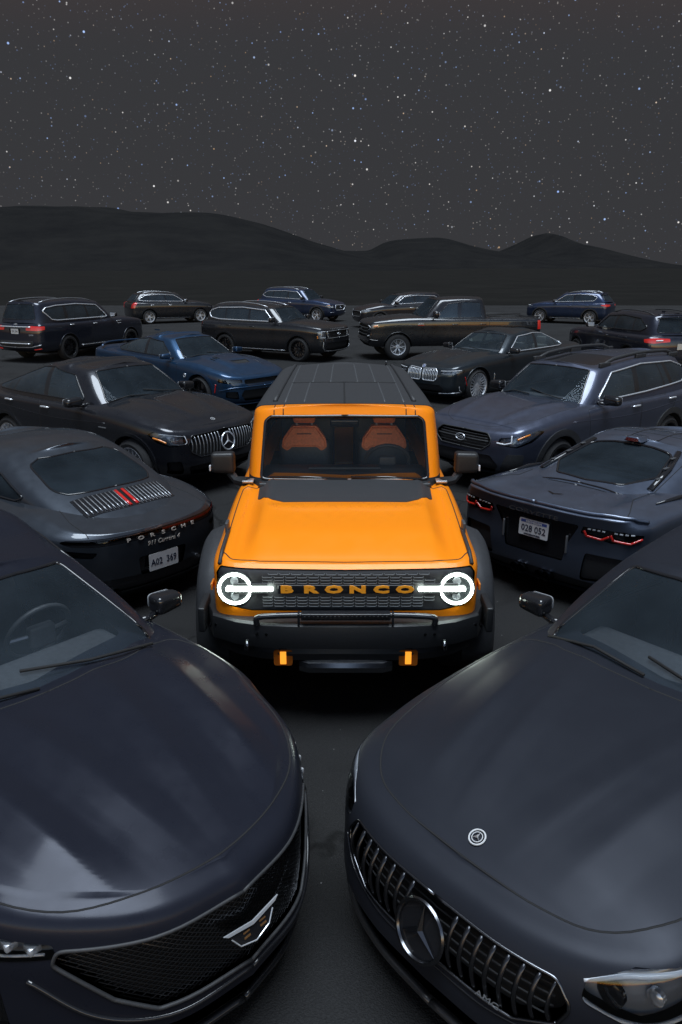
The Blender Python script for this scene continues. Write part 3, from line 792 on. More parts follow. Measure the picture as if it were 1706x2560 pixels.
# pale grit scattered on the tar
vg = nt.nodes.new('ShaderNodeTexVoronoi'); vg.inputs['Scale'].default_value = 9; nt.links.new(tcn.outputs['Object'], vg.inputs['Vector'])
lt = nt.nodes.new('ShaderNodeMath'); lt.operation = 'LESS_THAN'; lt.inputs[1].default_value = .035; nt.links.new(vg.outputs['Distance'], lt.inputs[0])
mx = nt.nodes.new('ShaderNodeMix'); mx.data_type = 'RGBA'; mx.inputs['B'].default_value = (.20, .20, .20, 1)
# cracks, sealed seams and old stains
dn = nt.nodes.new('ShaderNodeTexNoise'); dn.inputs['Scale'].default_value = 1.1; dn.inputs['Detail'].default_value = 5; nt.links.new(tcn.outputs['Object'], dn.inputs['Vector'])
da = nt.nodes.new('ShaderNodeVectorMath'); da.operation = 'MULTIPLY_ADD'; da.inputs[1].default_value = (1.1, 1.1, 0); nt.links.new(dn.outputs['Color'], da.inputs[0]); nt.links.new(tcn.outputs['Object'], da.inputs[2])
vc = nt.nodes.new('ShaderNodeTexVoronoi'); vc.feature = 'DISTANCE_TO_EDGE'; vc.inputs['Scale'].default_value = .45; nt.links.new(da.outputs[0], vc.inputs['Vector'])
cm = nt.nodes.new('ShaderNodeMapRange'); cm.inputs['From Min'].default_value = .002; cm.inputs['From Max'].default_value = .010; cm.inputs['To Min'].default_value = .35; nt.links.new(vc.outputs['Distance'], cm.inputs[0])
st_ = nt.nodes.new('ShaderNodeTexNoise'); st_.inputs['Scale'].default_value = 1.9; st_.inputs['Detail'].default_value = 3; nt.links.new(tcn.outputs['Object'], st_.inputs['Vector'])
sm_ = nt.nodes.new('ShaderNodeMapRange'); sm_.inputs['From Min'].default_value = .60; sm_.inputs['From Max'].default_value = .72; sm_.inputs['To Min'].default_value = 1; sm_.inputs['To Max'].default_value = .62; nt.links.new(st_.outputs[0], sm_.inputs[0])
mm = nt.nodes.new('ShaderNodeMath'); mm.operation = 'MULTIPLY'; nt.links.new(cm.outputs[0], mm.inputs[0]); nt.links.new(sm_.outputs[0], mm.inputs[1])
sc2 = nt.nodes.new('ShaderNodeVectorMath'); sc2.operation = 'SCALE'; nt.links.new(sc_.outputs[0], sc2.inputs[0]); nt.links.new(mm.outputs[0], sc2.inputs['Scale'])
nt.links.new(lt.outputs[0], mx.inputs['Factor']); nt.links.new(sc2.outputs[0], mx.inputs['A']); nt.links.new(mx.outputs['Result'], b.inputs['Base Color'])
bp = nt.nodes.new('ShaderNodeBump'); bp.inputs['Strength'].default_value = .8; bp.inputs['Distance'].default_value = .006
nt.links.new(v1.outputs['Distance'], bp.inputs['Height']); nt.links.new(bp.outputs[0], b.inputs['Normal']); b.inputs['Roughness'].default_value = .85; b.inputs['Specular IOR Level'].default_value = .25
m, nt, b = node_mat('dirt')
tcn = nt.nodes.new('ShaderNodeTexCoord'); n1 = nt.nodes.new('ShaderNodeTexNoise'); n1.inputs['Scale'].default_value = .12; n1.inputs['Detail'].default_value = 12; n1.inputs['Roughness'].default_value = .65
nt.links.new(tcn.outputs['Object'], n1.inputs['Vector'])
r1 = nt.nodes.new('ShaderNodeValToRGB'); r1.color_ramp.elements[0].position = .35; r1.color_ramp.elements[0].color = (.0060, .0059, .0054, 1); r1.color_ramp.elements[1].position = .7; r1.color_ramp.elements[1].color = (.0118, .0112, .0100, 1)
nt.links.new(n1.outputs[0], r1.inputs[0]); nt.links.new(r1.outputs[0], b.inputs['Base Color']); b.inputs['Roughness'].default_value = .95; b.inputs['Specular IOR Level'].default_value = .1
m, nt, b = node_mat('hill')
tcn = nt.nodes.new('ShaderNodeTexCoord'); n1 = nt.nodes.new('ShaderNodeTexNoise'); n1.inputs['Scale'].default_value = .02; n1.inputs['Detail'].default_value = 12; n1.inputs['Roughness'].default_value = .7
nt.links.new(tcn.outputs['Object'], n1.inputs['Vector'])
r1 = nt.nodes.new('ShaderNodeValToRGB'); r1.color_ramp.elements[0].position = .3; r1.color_ramp.elements[0].color = (.0105, .0105, .0112, 1); r1.color_ramp.elements[1].position = .75; r1.color_ramp.elements[1].color = (.0195, .0190, .0185, 1)
nt.links.new(n1.outputs[0], r1.inputs[0]); nt.links.new(r1.outputs[0], b.inputs['Base Color']); b.inputs['Roughness'].default_value = 1; b.inputs['Specular IOR Level'].default_value = 0

G = Geo(); G.add([(-4000, -300, -.004), (4000, -300, -.004), (4000, 5000, -.004), (-4000, 5000, -.004)], [(0, 1, 2, 3)])
tag(G.done('ground', 'dirt', fix=False), None, None, kind='structure')
G = Geo(); G.add([(-60, -40, 0), (60, -40, 0), (60, 62, 0), (-60, 62, 0)], [(0, 1, 2, 3)])
tag(G.done('asphalt_lot', 'asphalt', fix=False), None, None, kind='structure')
def ray_height(px, py, dist):
    """height of a ridge point seen at a picture position of the photograph, at a ground distance"""
    a = R(PITCH); u = (px - 853) / 1961.; v = (1280 - py) / 1961.
    dy = math.cos(a) + v * math.sin(a); dz = -math.sin(a) + v * math.cos(a); return u / dy * dist, CAM_H + dz / dy * dist
def ridge(name, pts, dist, depth, seed):
    rng = np.random.RandomState(seed); c = np.array([ray_height(x, y, dist) for x, y in pts]); xs = np.linspace(c[0, 0], c[-1, 0], 180)
    hz = pchip([(float(a), float(b_)) for a, b_ in c])(xs) + sum(rng.rand() * .0011 * dist / q * np.sin(xs / (dist * .035) * q * (1 + .3 * rng.rand()) + rng.rand() * 6.28) for q in range(1, 7)); rows = 26; V = []; F = []
    ph = rng.rand(8) * 6.28
    for j in range(rows):
        t = j / (rows - 1)
        for i, x in enumerate(xs):
            k = math.sin(math.pi * .5 * min(1, t / .5)) if t <= .5 else math.cos(math.pi * .5 * (t - .5) / .5)
            y = dist + (t - .5) * 2 * depth
            w = sum(math.sin(x / (40 / (q + 1)) + ph[q] + t * (5 + 3 * q)) / (q + 1) ** 1.4 for q in range(6))
            gl = abs(math.sin(x / 38. + ph[6] + math.sin(x / 90. + ph[7]) * 2)) * 5 * (1 - k) * 2
            V.append((x, y, max(-2, hz[i] * k ** 1.25 + w * (.9 if t < .48 else .2) * (k > .02) * dist / 900 - gl * (t < .5) * k) if j not in (0, rows - 1) else -2))
    n = len(xs)
    for j in range(rows - 1):
        for i in range(n - 1): F.append((j * n + i, j * n + i + 1, (j + 1) * n + i + 1, (j + 1) * n + i))
    tag(mesh(name, V, F, 'hill'), None, None, kind='structure')
ridge('hill_left', [(-900, 640), (-400, 575), (-150, 552), (0, 535), (120, 523), (270, 518), (360, 533), (530, 537), (650, 560), (740, 590), (840, 622), (960, 650), (1150, 672)], 900, 420, 3)
ridge('hill_middle', [(700, 668), (800, 640), (860, 628), (910, 628), (960, 610), (1080, 594), (1150, 610), (1240, 630), (1330, 650), (1450, 672)], 1250, 420, 5)
ridge('hill_right', [(1080, 672), (1180, 645), (1260, 628), (1300, 612), (1336, 594), (1350, 587), (1366, 595), (1440, 616), (1560, 655), (1650, 687), (1800, 683), (2100, 660), (2500, 668)], 1500, 450, 9)
# ------------------------------------------------------------------ templates for a body and a cabin
def std(L, W, gc, nose, cowl, belt, tail, cd, fr=.11, rr=.12, hf=.15, hs=.11, crown=.075, sh=.03, tuck=.11):
    w = W / 2 - .012
    plan = [(0, 0), (fr * .16, .36 * w), (fr * .75, .65 * w), (fr * 1.9, .86 * w), (fr * 2 + .32, .955 * w), (fr * 2 + .75, .99 * w), (L * .42, w), (L * .76, w), (L - rr * 2 - .42, .985 * w), (L - rr * 2 + .02, .925 * w), (L - rr * .75, .74 * w), (L - rr * .16, .40 * w), (L, 0)]
    mid = [(0, nose - .30), (1.2, cowl - .36), (L, tail - .40)]
    lev = [dict(z=gc, s=tuck, f=.12, r=.16), dict(z=gc + .10, s=.035, f=.012, r=.03), dict(z=[(d, z) for d, z in mid], s=.0, f=.0, r=.0),
           dict(z=[(0, nose - .12), (cd, cowl - .17), (L, tail - .17)], s=.002, f=.02, r=.015),
           dict(z=[(0, nose - .04), (.5, nose + (cowl - nose) * .42 - .04), (cd, cowl - .07), (L, tail - .05)], s=sh, f=hf * .42, r=.05),
           dict(z=[(0, nose), (.5, nose + (cowl - nose) * .48), (cd, cowl), (L * .6, belt), (L - .5, (belt + tail) / 2 + .01), (L, tail)], s=hs, f=hf, r=.12)]
    return dict(L=L, W=W, plan=plan, lev=lev, crown=[(hf * .9, 0), (hf + .2, crown * .45), (cd * .7, crown), (cd + .2, crown), (L - .7, .04), (L - .12, 0)])
def ghs(wb, wt, rt, rb, yb, yt, belt, zr):
    return [((wb[0], 0, wb[1]), (wt[0], 0, wt[1])), ((wb[0] + .05, .5 * yb, wb[1] - .005), (wt[0] + .015, .5 * yt, wt[1] - .005)), ((wb[0] + .22, .90 * yb, wb[1] - .03), (wt[0] + .08, .92 * yt, wt[1] - .03)),
            ((wb[0] + .60, .98 * yb, belt), (wt[0] + .36, yt, wt[1] - .01)), (((wb[0] + rb[0]) / 2, yb, belt), ((wt[0] + rt[0]) / 2, yt * 1.02, zr)), ((rb[0] - .52, .97 * yb, belt + .01), (rt[0] - .26, .98 * yt, rt[1] - .015)),
            ((rb[0] - .16, .84 * yb, rb[1] - .02), (rt[0] - .05, .86 * yt, rt[1] - .025)), ((rb[0] - .035, .45 * yb, rb[1]), (rt[0], .45 * yt, rt[1] - .005)), ((rb[0], 0, rb[1]), (rt[0], 0, rt[1]))]
def wsp(wb, wt, yb, yt): return [(-.1, wb[1] + .015), (.5 * yb, wb[1] + .005), (.855 * yb, wb[1] - .02), (.84 * yt, wt[1] - .055), (.4 * yt, wt[1] - .035), (-.1, wt[1] - .03)]
def rwp(rt, rb, yb, yt, lo=.05, hi=.05): return [(-.1, rb[1] + lo), (.76 * yb, rb[1] + lo), (.76 * yt, rt[1] - hi - .02), (-.1, rt[1] - hi)]
def hoodp(L, W, cd, hf=.15, w0=.55): w = W / 2; return [(hf + .015, -.1), (hf + .03, w * .35), (hf + .12, w * w0), (hf + .45, w * .80), (cd * .85, w * .845), (cd + .12, w * .83), (cd + .02, w * .5), (cd, -.1)]
def rail(c, d0, d1, y, z=.05, m='satin', r=.016, sh='g'):
    P = []
    for t in np.linspace(0, 1, 12):
        d = d0 + (d1 - d0) * t; h = c.on('T', d, y, 0, sh)
        if h: P.append(h[0] + (0, 0, z * min(1, 6 * t, 6 * (1 - t))))
    V, F = tube_geo(P, r, 6); c.both('roof_rail', V, None, F, m)
def headlight(c, pts, view=35, d=-.05, m='darkchrome', r=.02): return (('b', view, pts, 'headlight', m), dict(d=d, lens='lens', r=r, only=None))
def taillight(pts, view=145, m='red_lens', r=.02): return (('b', view, pts, 'tail_light', m), dict(d=-.004, lens='lens', r=r))
def projectors(c, pts, r=.03, sh='b'):
    for y, z in pts:
        h = c.on('F', y, z, -.035)
        if not h: continue
        for sg in (1, -1):
            V, F = tube_geo([h[0] * (1, sg, 1) + (-.03, 0, 0), h[0] * (1, sg, 1)], r, 14)
            o = mesh('projector', V, F, 'lampwhite' if r < .02 else 'chrome', c.root, sharp=30)
FOOT = []
mat('barchrome', (.07, .072, .08), .26, metal=.9)
def smooth_outline(a, b): return [tuple(p) for p in crom(a, 5)] + list(b)
# ------------------------------------------------------------------ near right: matte grey sedan with vertical grille bars
def mercedes_sedan():
    L, W = 4.95, 1.86
    sp = std(L, W, .15, .79, .955, .94, 1.02, 1.42, fr=.15, rr=.13, hf=.17, hs=.12, crown=.085)
    wb, wt, rt, rb, yb, yt = (1.44, .985), (2.06, 1.405), (3.75, 1.40), (4.45, 1.04), .83, .585
    def bump(d, y, s): return (.020 * np.clip(1 - np.abs(y - (.30 + .17 * d)) / .16, 0, 1) + .012 * np.clip(1 - np.abs(y - (.08 + .20 * d)) / .12, 0, 1)) * np.clip((d - .22) / .5, 0, 1) * np.clip((1.75 - d) / .3, 0, 1)
    gr = [(-.1, .455), (.38, .455), (.52, .525), (.56, .61), (.50, .69), (-.1, .70)]
    sp.update(H=1.45, WB=2.94, FO=.84, wd=.68, paint='paint_matte', N=140, m=5, T=34, p=3.0, bump=bump, gh=ghs(wb, wt, rt, rb, yb, yt, .92, 1.44), NG=110,
              ws=wsp(wb, wt, yb, yt), rw=rwp(rt, rb, yb, yt), wsglass='glass_near', glass='glass_tint', dlo=[(1.90, .97), (2.40, 1.30), (3.0, 1.36), (3.55, 1.32), (4.05, 1.06), (3.9, .985)], pillars=[(2.95, 3.0, .09), (3.75, 3.6, .03)],
              hood=smooth_outline([(.175, -.12), (.178, .12), (.195, .34), (.255, .54), (.44, .70), (.9, .785), (1.35, .805)], [(1.56, .79), (1.47, .5), (1.43, -.12)]), hoodseam=.005, rim=('multi', 'alloy_dark', 10), cut=[(1.55, -.1), (1.75, .6), (2.2, .72), (4.0, .7), (4.2, -.1)],
              doors=[[(1.62, .30), (1.55, .93), (2.93, .96), (2.93, .30)], [(2.95, .30), (2.95, .96), (4.0, 1.0), (3.75, .72), (3.4, .45), (3.4, .30)]],
              regs=[(('b', 'F', gr, 'grille', 'seam'), dict(pair=False, d=-.07, face=.1, r=.05, trim=(.007, 'darkchrome', 'grille_surround'))),
                    (('b', 'F', [(-.1, .22), (.55, .22), (.62, .33), (-.1, .34)], 'lower_intake', 'seam'), dict(pair=False, d=-.05, r=.03)),
                    (('b', 'F', [(.60, .20), (.80, .22), (.82, .40), (.66, .36)], 'air_intake', 'seam'), dict(d=-.05, r=.03)),
                    (('b', 40, [(.14, .55, .655), (.24, .74, .585), (.38, .86, .63), (.62, .90, .78), (.50, .87, .815), (.24, .68, .785), (.16, .56, .725)], 'headlight', 'lamp_inner'), dict(d=-.06, lens='lens', r=.03, face=.0))])
    c = build('sedan', 'matte grey sedan with vertical bar grille and round hood badge at lower right', POSE['mer'], sp, 'car', 'parked cars')
    gp = c.parts['grille'][0]
    for k in range(19):
        y = -.50 + 1.0 * k / 18
        if abs(y) < .10: continue
        z = seg_poly(gr[1:] + [(0, .70), (0, .455)] if True else gr, abs(y))
        if not z: continue
        P = c.line('F', [(y, z[0]), (y, z[1])], -.012, 7); 
        if len(P) > 2: P[:, 0] += .03 * np.sin(np.linspace(0, math.pi, len(P))); tube('grille_bar', P, .0065, 'barchrome', gp, flat=1.6)
    for z in (.50, .545, .59, .635): tube('grille_slat', c.line('F', [(-.5, z), (.5, z)], -.045, 24), .004, 'plastic', gp)
    p, n = c.on('F', 0, .58, .012); g = Geo(); g.tube([(.118 * math.cos(a), .118 * math.sin(a), .0) for a in np.linspace(0, 6.283, 36, endpoint=False)], .0085, 8, True)
    o = star(c, p + (.03, 0, 0), (1, 0, .25), (0, 0, 1), .112, 'darkchrome')
    g = Geo(); g.prism([(.11 * math.cos(a), .11 * math.sin(a)) for a in np.linspace(0, 6.283, 28, endpoint=False)], 2, -.012, -.004); g.done('emblem_disc', 'gloss_black', o)
    p, n = c.on('T', .26, 0, .003); o = star(c, p, n, (-1, 0, .2), .021, 'plate_white')
    g = Geo(); g.tube([(.032 * math.cos(a), .032 * math.sin(a), .003) for a in np.linspace(0, 6.283, 28, endpoint=False)], .0035, 6, True); g.done('emblem_ring', 'plate_white', o)
    # brand plate low in the grille
    p, n = c.on('F', .30, .495, .008); text_obj('lettering', 'AMG', .030, 'satin', gp, p + (.02, 0, 0), (1, .1, .25), (0, 0, 1), 1.5, .001)
    hl = c.parts['headlight']
    for q, (y, z, r) in enumerate(((.65, .685, .048), (.76, .69, .030), (.83, .71, .022))):
        h = c.on('F', y, z, -.03)
        if h:
            for sg in (1, -1):
                P = h[0] * (1, sg, 1); V = []; g = Geo()
                for i, (rr_, dx) in enumerate(((r, -.02), (r * 1.02, 0.), (r * .8, .006), (r * .5, .010), (.001, .012))): V.append((rr_, dx))
                for a in range(18):
                    t = a / 18 * 6.2832
                    for rr_, dx in V: g.V.append((P[0] + dx, P[1] + rr_ * math.cos(t), P[2] + rr_ * math.sin(t)))
                k = len(V)
                for a in range(18):
                    for i in range(k - 1): g.F.append((a * k + i, a * k + i + 1, ((a + 1) % 18) * k + i + 1, ((a + 1) % 18) * k + i))
                g.done('projector', 'gloss_black' if q == 0 else 'chrome', hl[0 if sg > 0 else 1])
    c.strip('light_strip', 'F', [(.57, .715), (.66, .755), (.80, .785), (.87, .795)], .010, 'lampwhite', hl, -.008, smooth=True)
    c.strip('light_strip', 'F', [(.58, .655), (.68, .615), (.76, .605), (.84, .64)], .008, 'lampwhite', hl, -.008, smooth=True)
    c.strip('bumper_crease', 'F', [(0, .43), (.3, .43), (.52, .475), (.60, .555)], .005, 'gloss_black', None, .0, smooth=True)
    c.strip('splitter', 'F', [(0, .20), (.4, .20), (.62, .21), (.76, .23)], .018, 'carbon', None, .03, smooth=True)
    add_mirrors(c, 1.90, 1.00, 1.00, (.13, .19, .12), 'gloss_black'); add_handles(c, [(2.75, .84), (3.75, .87)], 'paint_matte')
    interior(c, 1.75, 2.75, .98, 'leather_black', half=.62); wipers(c, 1.50, .55, 1.60, -.10)
    return c
# ------------------------------------------------------------------ near left: dark sedan with a mesh grille and crest badge
def cadillac_sedan():
    L, W = 4.92, 1.89
    sp = std(L, W, .15, .80, .965, .95, 1.06, 1.34, fr=.12, rr=.13, hf=.12, hs=.10, crown=.07)
    sp['plan'][1:5] = [(.06, .30), (.21, .53), (.46, .745), (.80, .865)]
    wb, wt, rt, rb, yb, yt = (1.32, .985), (2.08, 1.40), (3.45, 1.46), (4.55, 1.08), .85, .60
    def bump(d, y, s): return (.034 * np.clip(1 - np.abs(y - (.40 + .14 * (d - .2))) / .13, 0, 1) + .014 * np.clip(1 - np.abs(y - (.06 + .14 * d)) / .12, 0, 1)) * np.clip((d - .15) / .4, 0, 1) * np.clip((1.6 - d) / .4, 0, 1)
    gr = [(-.1, .40), (.36, .41), (.48, .49), (.62, .66), (.60, .71), (.36, .70), (-.1, .70)]
    sp.update(H=1.45, WB=2.95, FO=.90, wd=.69, paint='paint_inkblue', N=140, m=5, T=34, p=2.4, bump=bump, rcrown=.045, gh=ghs(wb, wt, rt, rb, yb, yt, .93, 1.475), NG=110,
              ws=wsp(wb, wt, yb, yt), rw=rwp(rt, rb, yb, yt), wsglass='glass_near', glass='glass_tint', dlo=[(1.80, .98), (2.32, 1.30), (3.0, 1.385), (3.6, 1.34), (4.1, 1.08), (3.9, 1.0)], pillars=[(2.95, 3.0, .09)],
              hood=smooth_outline([(.135, -.12), (.150, .12), (.20, .33), (.32, .55), (.54, .71), (.9, .80), (1.25, .825)], [(1.46, .79), (1.37, .5), (1.33, -.12)]), hoodseam=.005, rim=('twin', 'alloy_dark', 5), cut=[(1.45, -.1), (1.65, .6), (2.2, .72), (4.0, .7), (4.2, -.1)],
              doors=[[(1.52, .30), (1.45, .93), (2.93, .96), (2.93, .30)], [(2.95, .30), (2.95, .96), (4.0, 1.0), (3.75, .72), (3.4, .45), (3.4, .30)]],
              regs=[(('b', 'F', gr, 'grille', 'seam'), dict(pair=False, d=-.06, face=.1, r=.03, trim=(.008, 'plastic', 'grille_surround'))),
                    (('b', 'F', [(-.1, .22), (.58, .22), (.64, .32), (-.1, .33)], 'lower_intake', 'seam'), dict(pair=False, d=-.04, r=.02)),
                    (('b', 42, [(.27, .62, .685), (.42, .78, .67), (.84, .905, .775), (.78, .895, .82), (.46, .80, .765), (.28, .63, .735)], 'headlight', 'lamp_inner'), dict(d=-.05, lens='lens', r=.02, face=.0)),
                    (('b', 45, [(.40, .76, .36), (.50, .82, .36), (.54, .84, .62), (.43, .78, .63)], 'daytime_lamp', 'gloss_black'), dict(d=-.03, lens='lens', r=.01, face=.0))])
    c = build('sedan', 'dark blue black sedan with mesh grille and crest badge at lower left', POSE['cad'], sp, 'car', 'parked cars')
    gp = c.parts['grille'][0]
    # diamond mesh: two families of thin wires
    gq = [(p[0], p[1]) for p in gr]; full = [(-a, b_) for a, b_ in reversed(gq[1:-1])] + gq[1:-1]
    pf = np.array(full)
    def inside(y, z):
        x0, y0 = pf[:, 0], pf[:, 1]; x1, y1 = np.roll(x0, -1), np.roll(y0, -1)
        return (((y0 > z) != (y1 > z)) & (y < (x1 - x0) * (z - y0) / (y1 - y0 + 1e-12) + x0)).sum() % 2
    G = Geo()
    for fam in (1, -1):
        for k in range(-44, 45):
            run = []
            for t in np.linspace(0, 1, 15):
                z = .39 + .33 * t; y = k * .030 + fam * (z - .55) * 1.55
                if inside(y, z):
                    h = c.on('F', abs(y), z, -.022); run.append(h[0] * (1, 1 if y >= 0 else -1, 1))
                else:
                    if len(run) > 1: G.tube(run, .0026, 4)
                    run = []
            if len(run) > 1: G.tube(run, .0026, 4)
    o = G.done('mesh_insert', 'darkchrome', gp, fix=False); o['kind'] = 'stuff'
    p, n = c.on('F', 0, .565, .005); P0 = p + (.012, 0, 0)
    crest = [(-.120, .042), (0, .026), (.120, .042), (.100, .010), (.066, -.034), (0, -.052), (-.066, -.034), (-.100, .010)]
    g = Geo(); g.prism(fillet([(x * .95, y - .006) for x, y in crest], .004), 2, 0, .010); o = g.done('emblem', 'gloss_black', c.root); o.matrix_local = frame(P0, (1, 0, .28), (0, 0, 1))
    g = Geo(); g.prism([(-.135, .048), (0, .027), (.135, .048), (.116, .034), (0, .013), (-.116, .034)], 2, .010, .016); g.done('emblem_bar', 'chrome', o)
    g = Geo(); g.tube([(x, y, .010) for x, y in [(.102, .014), (.071, -.032), (0, -.054), (-.071, -.032), (-.102, .014)]], .0028, 6); g.done('emblem_rim', 'chrome', o)
    g = Geo()
    for x in (-.05, .03): g.prism([(x, -.02), (x + .03, -.02), (x + .03, -.012), (x, -.012)], 2, .010, .0115); g.prism([(x, .0), (x + .03, .0), (x + .03, .006), (x, .006)], 2, .010, .0115)
    g.done('emblem_inlay', 'bronze', o)
    hl = c.parts['headlight']
    for k in range(4):
        h = c.on('F', .66 + .05 * k, .715 + .012 * k, -.022)
        if h:
            for sg in (1, -1): rbox('lamp_module', tuple(h[0] * (1, sg, 1)), (.05, .045, .030), 'chrome', hl[0 if sg > 0 else 1], bev=.006, seg=2)
    c.strip('light_strip', 'F', [(.63, .70), (.76, .695), (.87, .745)], .005, 'lampwhite', hl, -.004, smooth=True)
    c.strip('bumper_crease', 'F', [(0, .375), (.36, .375), (.54, .44), (.68, .60)], .010, 'gloss_black', None, .002, smooth=True)
    c.strip('splitter', 'F', [(0, .19), (.30, .19), (.46, .20), (.56, .21)], .018, 'gloss_black', None, .03, smooth=True)
    add_mirrors(c, 1.80, 1.01, 1.02, (.13, .19, .12), 'gloss_black'); add_handles(c, [(2.75, .84), (3.75, .88)], 'paint_inkblue')
    interior(c, 1.62, 2.62, .98, 'leather_black', half=.62); wipers(c, 1.37, .60, 1.50, -.05)
    return c
# ------------------------------------------------------------------ the orange off-roader in the middle
mat('lamp_lit', (.9, .95, .92), .3, emit=(.86, 1.0, .90), estr=20.)
mat('fog_lit', (.8, .3, .03), .3, emit=(1., .36, .03), estr=1.1)
mat('slot_grey', (.16, .17, .18), .4)
mat('fog_glass', (.42, .11, .012), .2, coat=1.)
mat('lamp_clear', (.03, .033, .036), .12, coat=1.)
mat('fog_lens', (.80, .24, .02), .25, coat=1.)
def off_roader():
    L = 4.81
    plan = [(.05, 0), (.055, .45), (.075, .72), (.12, .82), (.24, .862), (.7, .875), (2.4, .88), (3.9, .88), (4.5, .87), (4.66, .82), (4.73, .60), (4.75, 0)]
    lev = [dict(z=.50, s=.10, f=.16, r=.1), dict(z=.58, s=.03, f=.03, r=.03), dict(z=.78, s=.0, f=.0, r=.0), dict(z=.96, s=.0, f=.0, r=.0),
           dict(z=[(0, 1.075), (.5, 1.10), (1.5, 1.16), (4.8, 1.16)], s=.012, f=.012, r=.0, sharp=0),
           dict(z=[(0, 1.105), (.4, 1.150), (1.5, 1.225), (4.8, 1.22)], s=.05, f=.055, r=.06)]
    ss = lambda t: np.clip(t, 0, 1) ** 2 * (3 - 2 * np.clip(t, 0, 1))
    def bump(d, y, s):
        dome = .054 * ss((.660 - y) / .085) * np.clip((d - .10) / .32, 0, 1) - .014 * np.exp(-((y - .705) / .03) ** 2) * ss((d - .1) / .2)
        lip = -.016 * ss((.60 - y) / .05) * ss((d - .86) / .10) * ss((1.7 - d) / .1)
        pk = .016 * np.exp(-((y - .76) / .03) ** 2) * ss((d - .1) / .2)
        return dome + lip + pk
    gh = [((1.50, 0, 1.22), (1.80, 0, 1.815)), ((1.505, .42, 1.22), (1.805, .40, 1.815)), ((1.55, .725, 1.21), (1.835, .675, 1.80)), ((1.68, .785, 1.20), (1.93, .735, 1.795)), ((2.3, .80, 1.2), (2.4, .74, 1.81)),
          ((3.4, .79, 1.2), (3.4, .71, 1.825)), ((4.35, .76, 1.2), (4.30, .675, 1.825)), ((4.60, .70, 1.2), (4.52, .62, 1.815)), ((4.66, .40, 1.2), (4.60, .34, 1.825)), ((4.67, 0, 1.2), (4.61, 0, 1.83))]
    gp = [(-.1, .808), (.60, .808), (.76, .835), (.822, .90), (.828, 1.045), (.80, 1.092), (.60, 1.088), (-.1, 1.083)]
    sp = dict(L=L, W=1.93, H=1.85, WB=2.95, FO=.93, wd=.86, ww=.30, rd=.46, track=.83, plan=plan, lev=lev, crown=[(.10, 0), (.25, .012), (.6, .022), (1.6, .022), (4.7, 0)], p=3.5, bump=bump, gh=gh, rcrown=.022, bulge=.008, r1=.09, r2=.10, rp=3,
              paint='paint_orange', roofpaint='plastic', N=150, m=5, T=26, NG=120, floor=.50, glass='glass_dark', rim=('five', 'alloy_dark', 6), ar=.50, cut=[(1.62, -.1), (1.7, .66), (4.5, .66), (4.55, -.1)],
              hood=[(.112, -.1), (.125, .55), (.16, .74), (.24, .795), (1.0, .80), (1.42, .80), (1.46, .7), (1.46, -.1)], hoodseam=.005,
              doors=[[(1.62, .50), (1.58, 1.15), (2.72, 1.15), (2.72, .50)], [(2.74, .50), (2.74, 1.15), (3.62, 1.15), (3.30, .62), (3.25, .50)]],
              regs=[(('b', 'F', gp, 'grille', 'plastic'), dict(pair=False, d=-.012, r=.03, face=.05)),
                    (('b', 'T', [(.965, -.1), (.965, .45), (1.06, .59), (1.14, .655), (1.50, .675), (1.50, -.1)], 'cowl_panel', 'plastic'), dict(pair=False, d=.004, face=.3, r=.03))])
    c = Car('off_road_vehicle', 'bright orange off road vehicle with lit round headlights and black hard top', POSE['bro'], sp, 'car', 'parked cars')
    wr = sp['wd'] / 2
    for d in sp['doors']: c.reg('b', 'S', d, 'door', c.pt, seam=.004, r=.06)
    c.reg('b', 'T', sp['hood'], 'hood', c.pt, pair=False, seam=.005, face=.2, r=.05, only={0})
    for f in sp['regs']: c.reg(*f[0], **f[1])
    for d in (sp['FO'], sp['FO'] + sp['WB']): c.reg('b', 'S', [(p[0], p[1]) for p in circle(d, wr + .03, .50)], 'wheel_well', 'seam', hole=.5, raw=True)
    c.reg('b', 'T', sp['cut'], 'opening', 'seam', pair=False, hole=-1, face=.3, r=.1)
    fr = c.reg('g', 'T', [(1.3, -.1), (1.3, 1.0), (1.985, 1.0), (1.955, .6), (1.945, -.1)], 'windscreen_frame', 'paint_orange', pair=False, face=-2, raw=True)
    c.reg('g', 'F', [(-.1, 1.15), (.83, 1.15), (.83, 1.285), (-.1, 1.285)], 'cowl_trim', 'bumper_black', pair=False, face=.02, raw=True)
    c.reg('g', 'F', [(-.1, 1.275), (.60, 1.275), (.672, 1.28), (.645, 1.71), (.60, 1.742), (-.1, 1.750)], 'windscreen', 'glass_clear', pair=False, face=.3, r=.05, trim=(.014, 'gloss_black', 'windscreen_seal'))
    w1 = c.reg('g', 'S', [(1.86, 1.27), (2.0, 1.70), (2.66, 1.72), (2.68, 1.27)], 'side_window', 'glass_clear', face=.3)
    c.reg('g', 'S', [(2.78, 1.27), (2.78, 1.72), (3.5, 1.72), (3.6, 1.27)], 'side_window', 'glass_tint', face=.3)
    c.reg('g', 'S', [(3.72, 1.27), (3.66, 1.72), (4.35, 1.72), (4.4, 1.27)], 'side_window', 'glass_tint', face=.3)
    c.reg('g', 'R', [(-.1, 1.27), (.58, 1.27), (.52, 1.70), (-.1, 1.72)], 'rear_window', 'glass_tint', pair=False, face=.3)
    c.finish(); add_wheels(c)
    X = c.X; rt = c.root
    G = Geo(); G.box((0, 0, .50), (4.2, 1.2, .06)); G.done('underbody', 'seam', rt)
    # header seams: two thin joints each side of the header, roof panel joints of the hard top
    for y in (.50, .575): c.strip('panel_gap', 'T', [(1.77, y), (1.95, y)], .0045, 'seam', c.parts['windscreen_frame'], 0, sh='g', n=6)
    rf = c.parts['roof'][0]
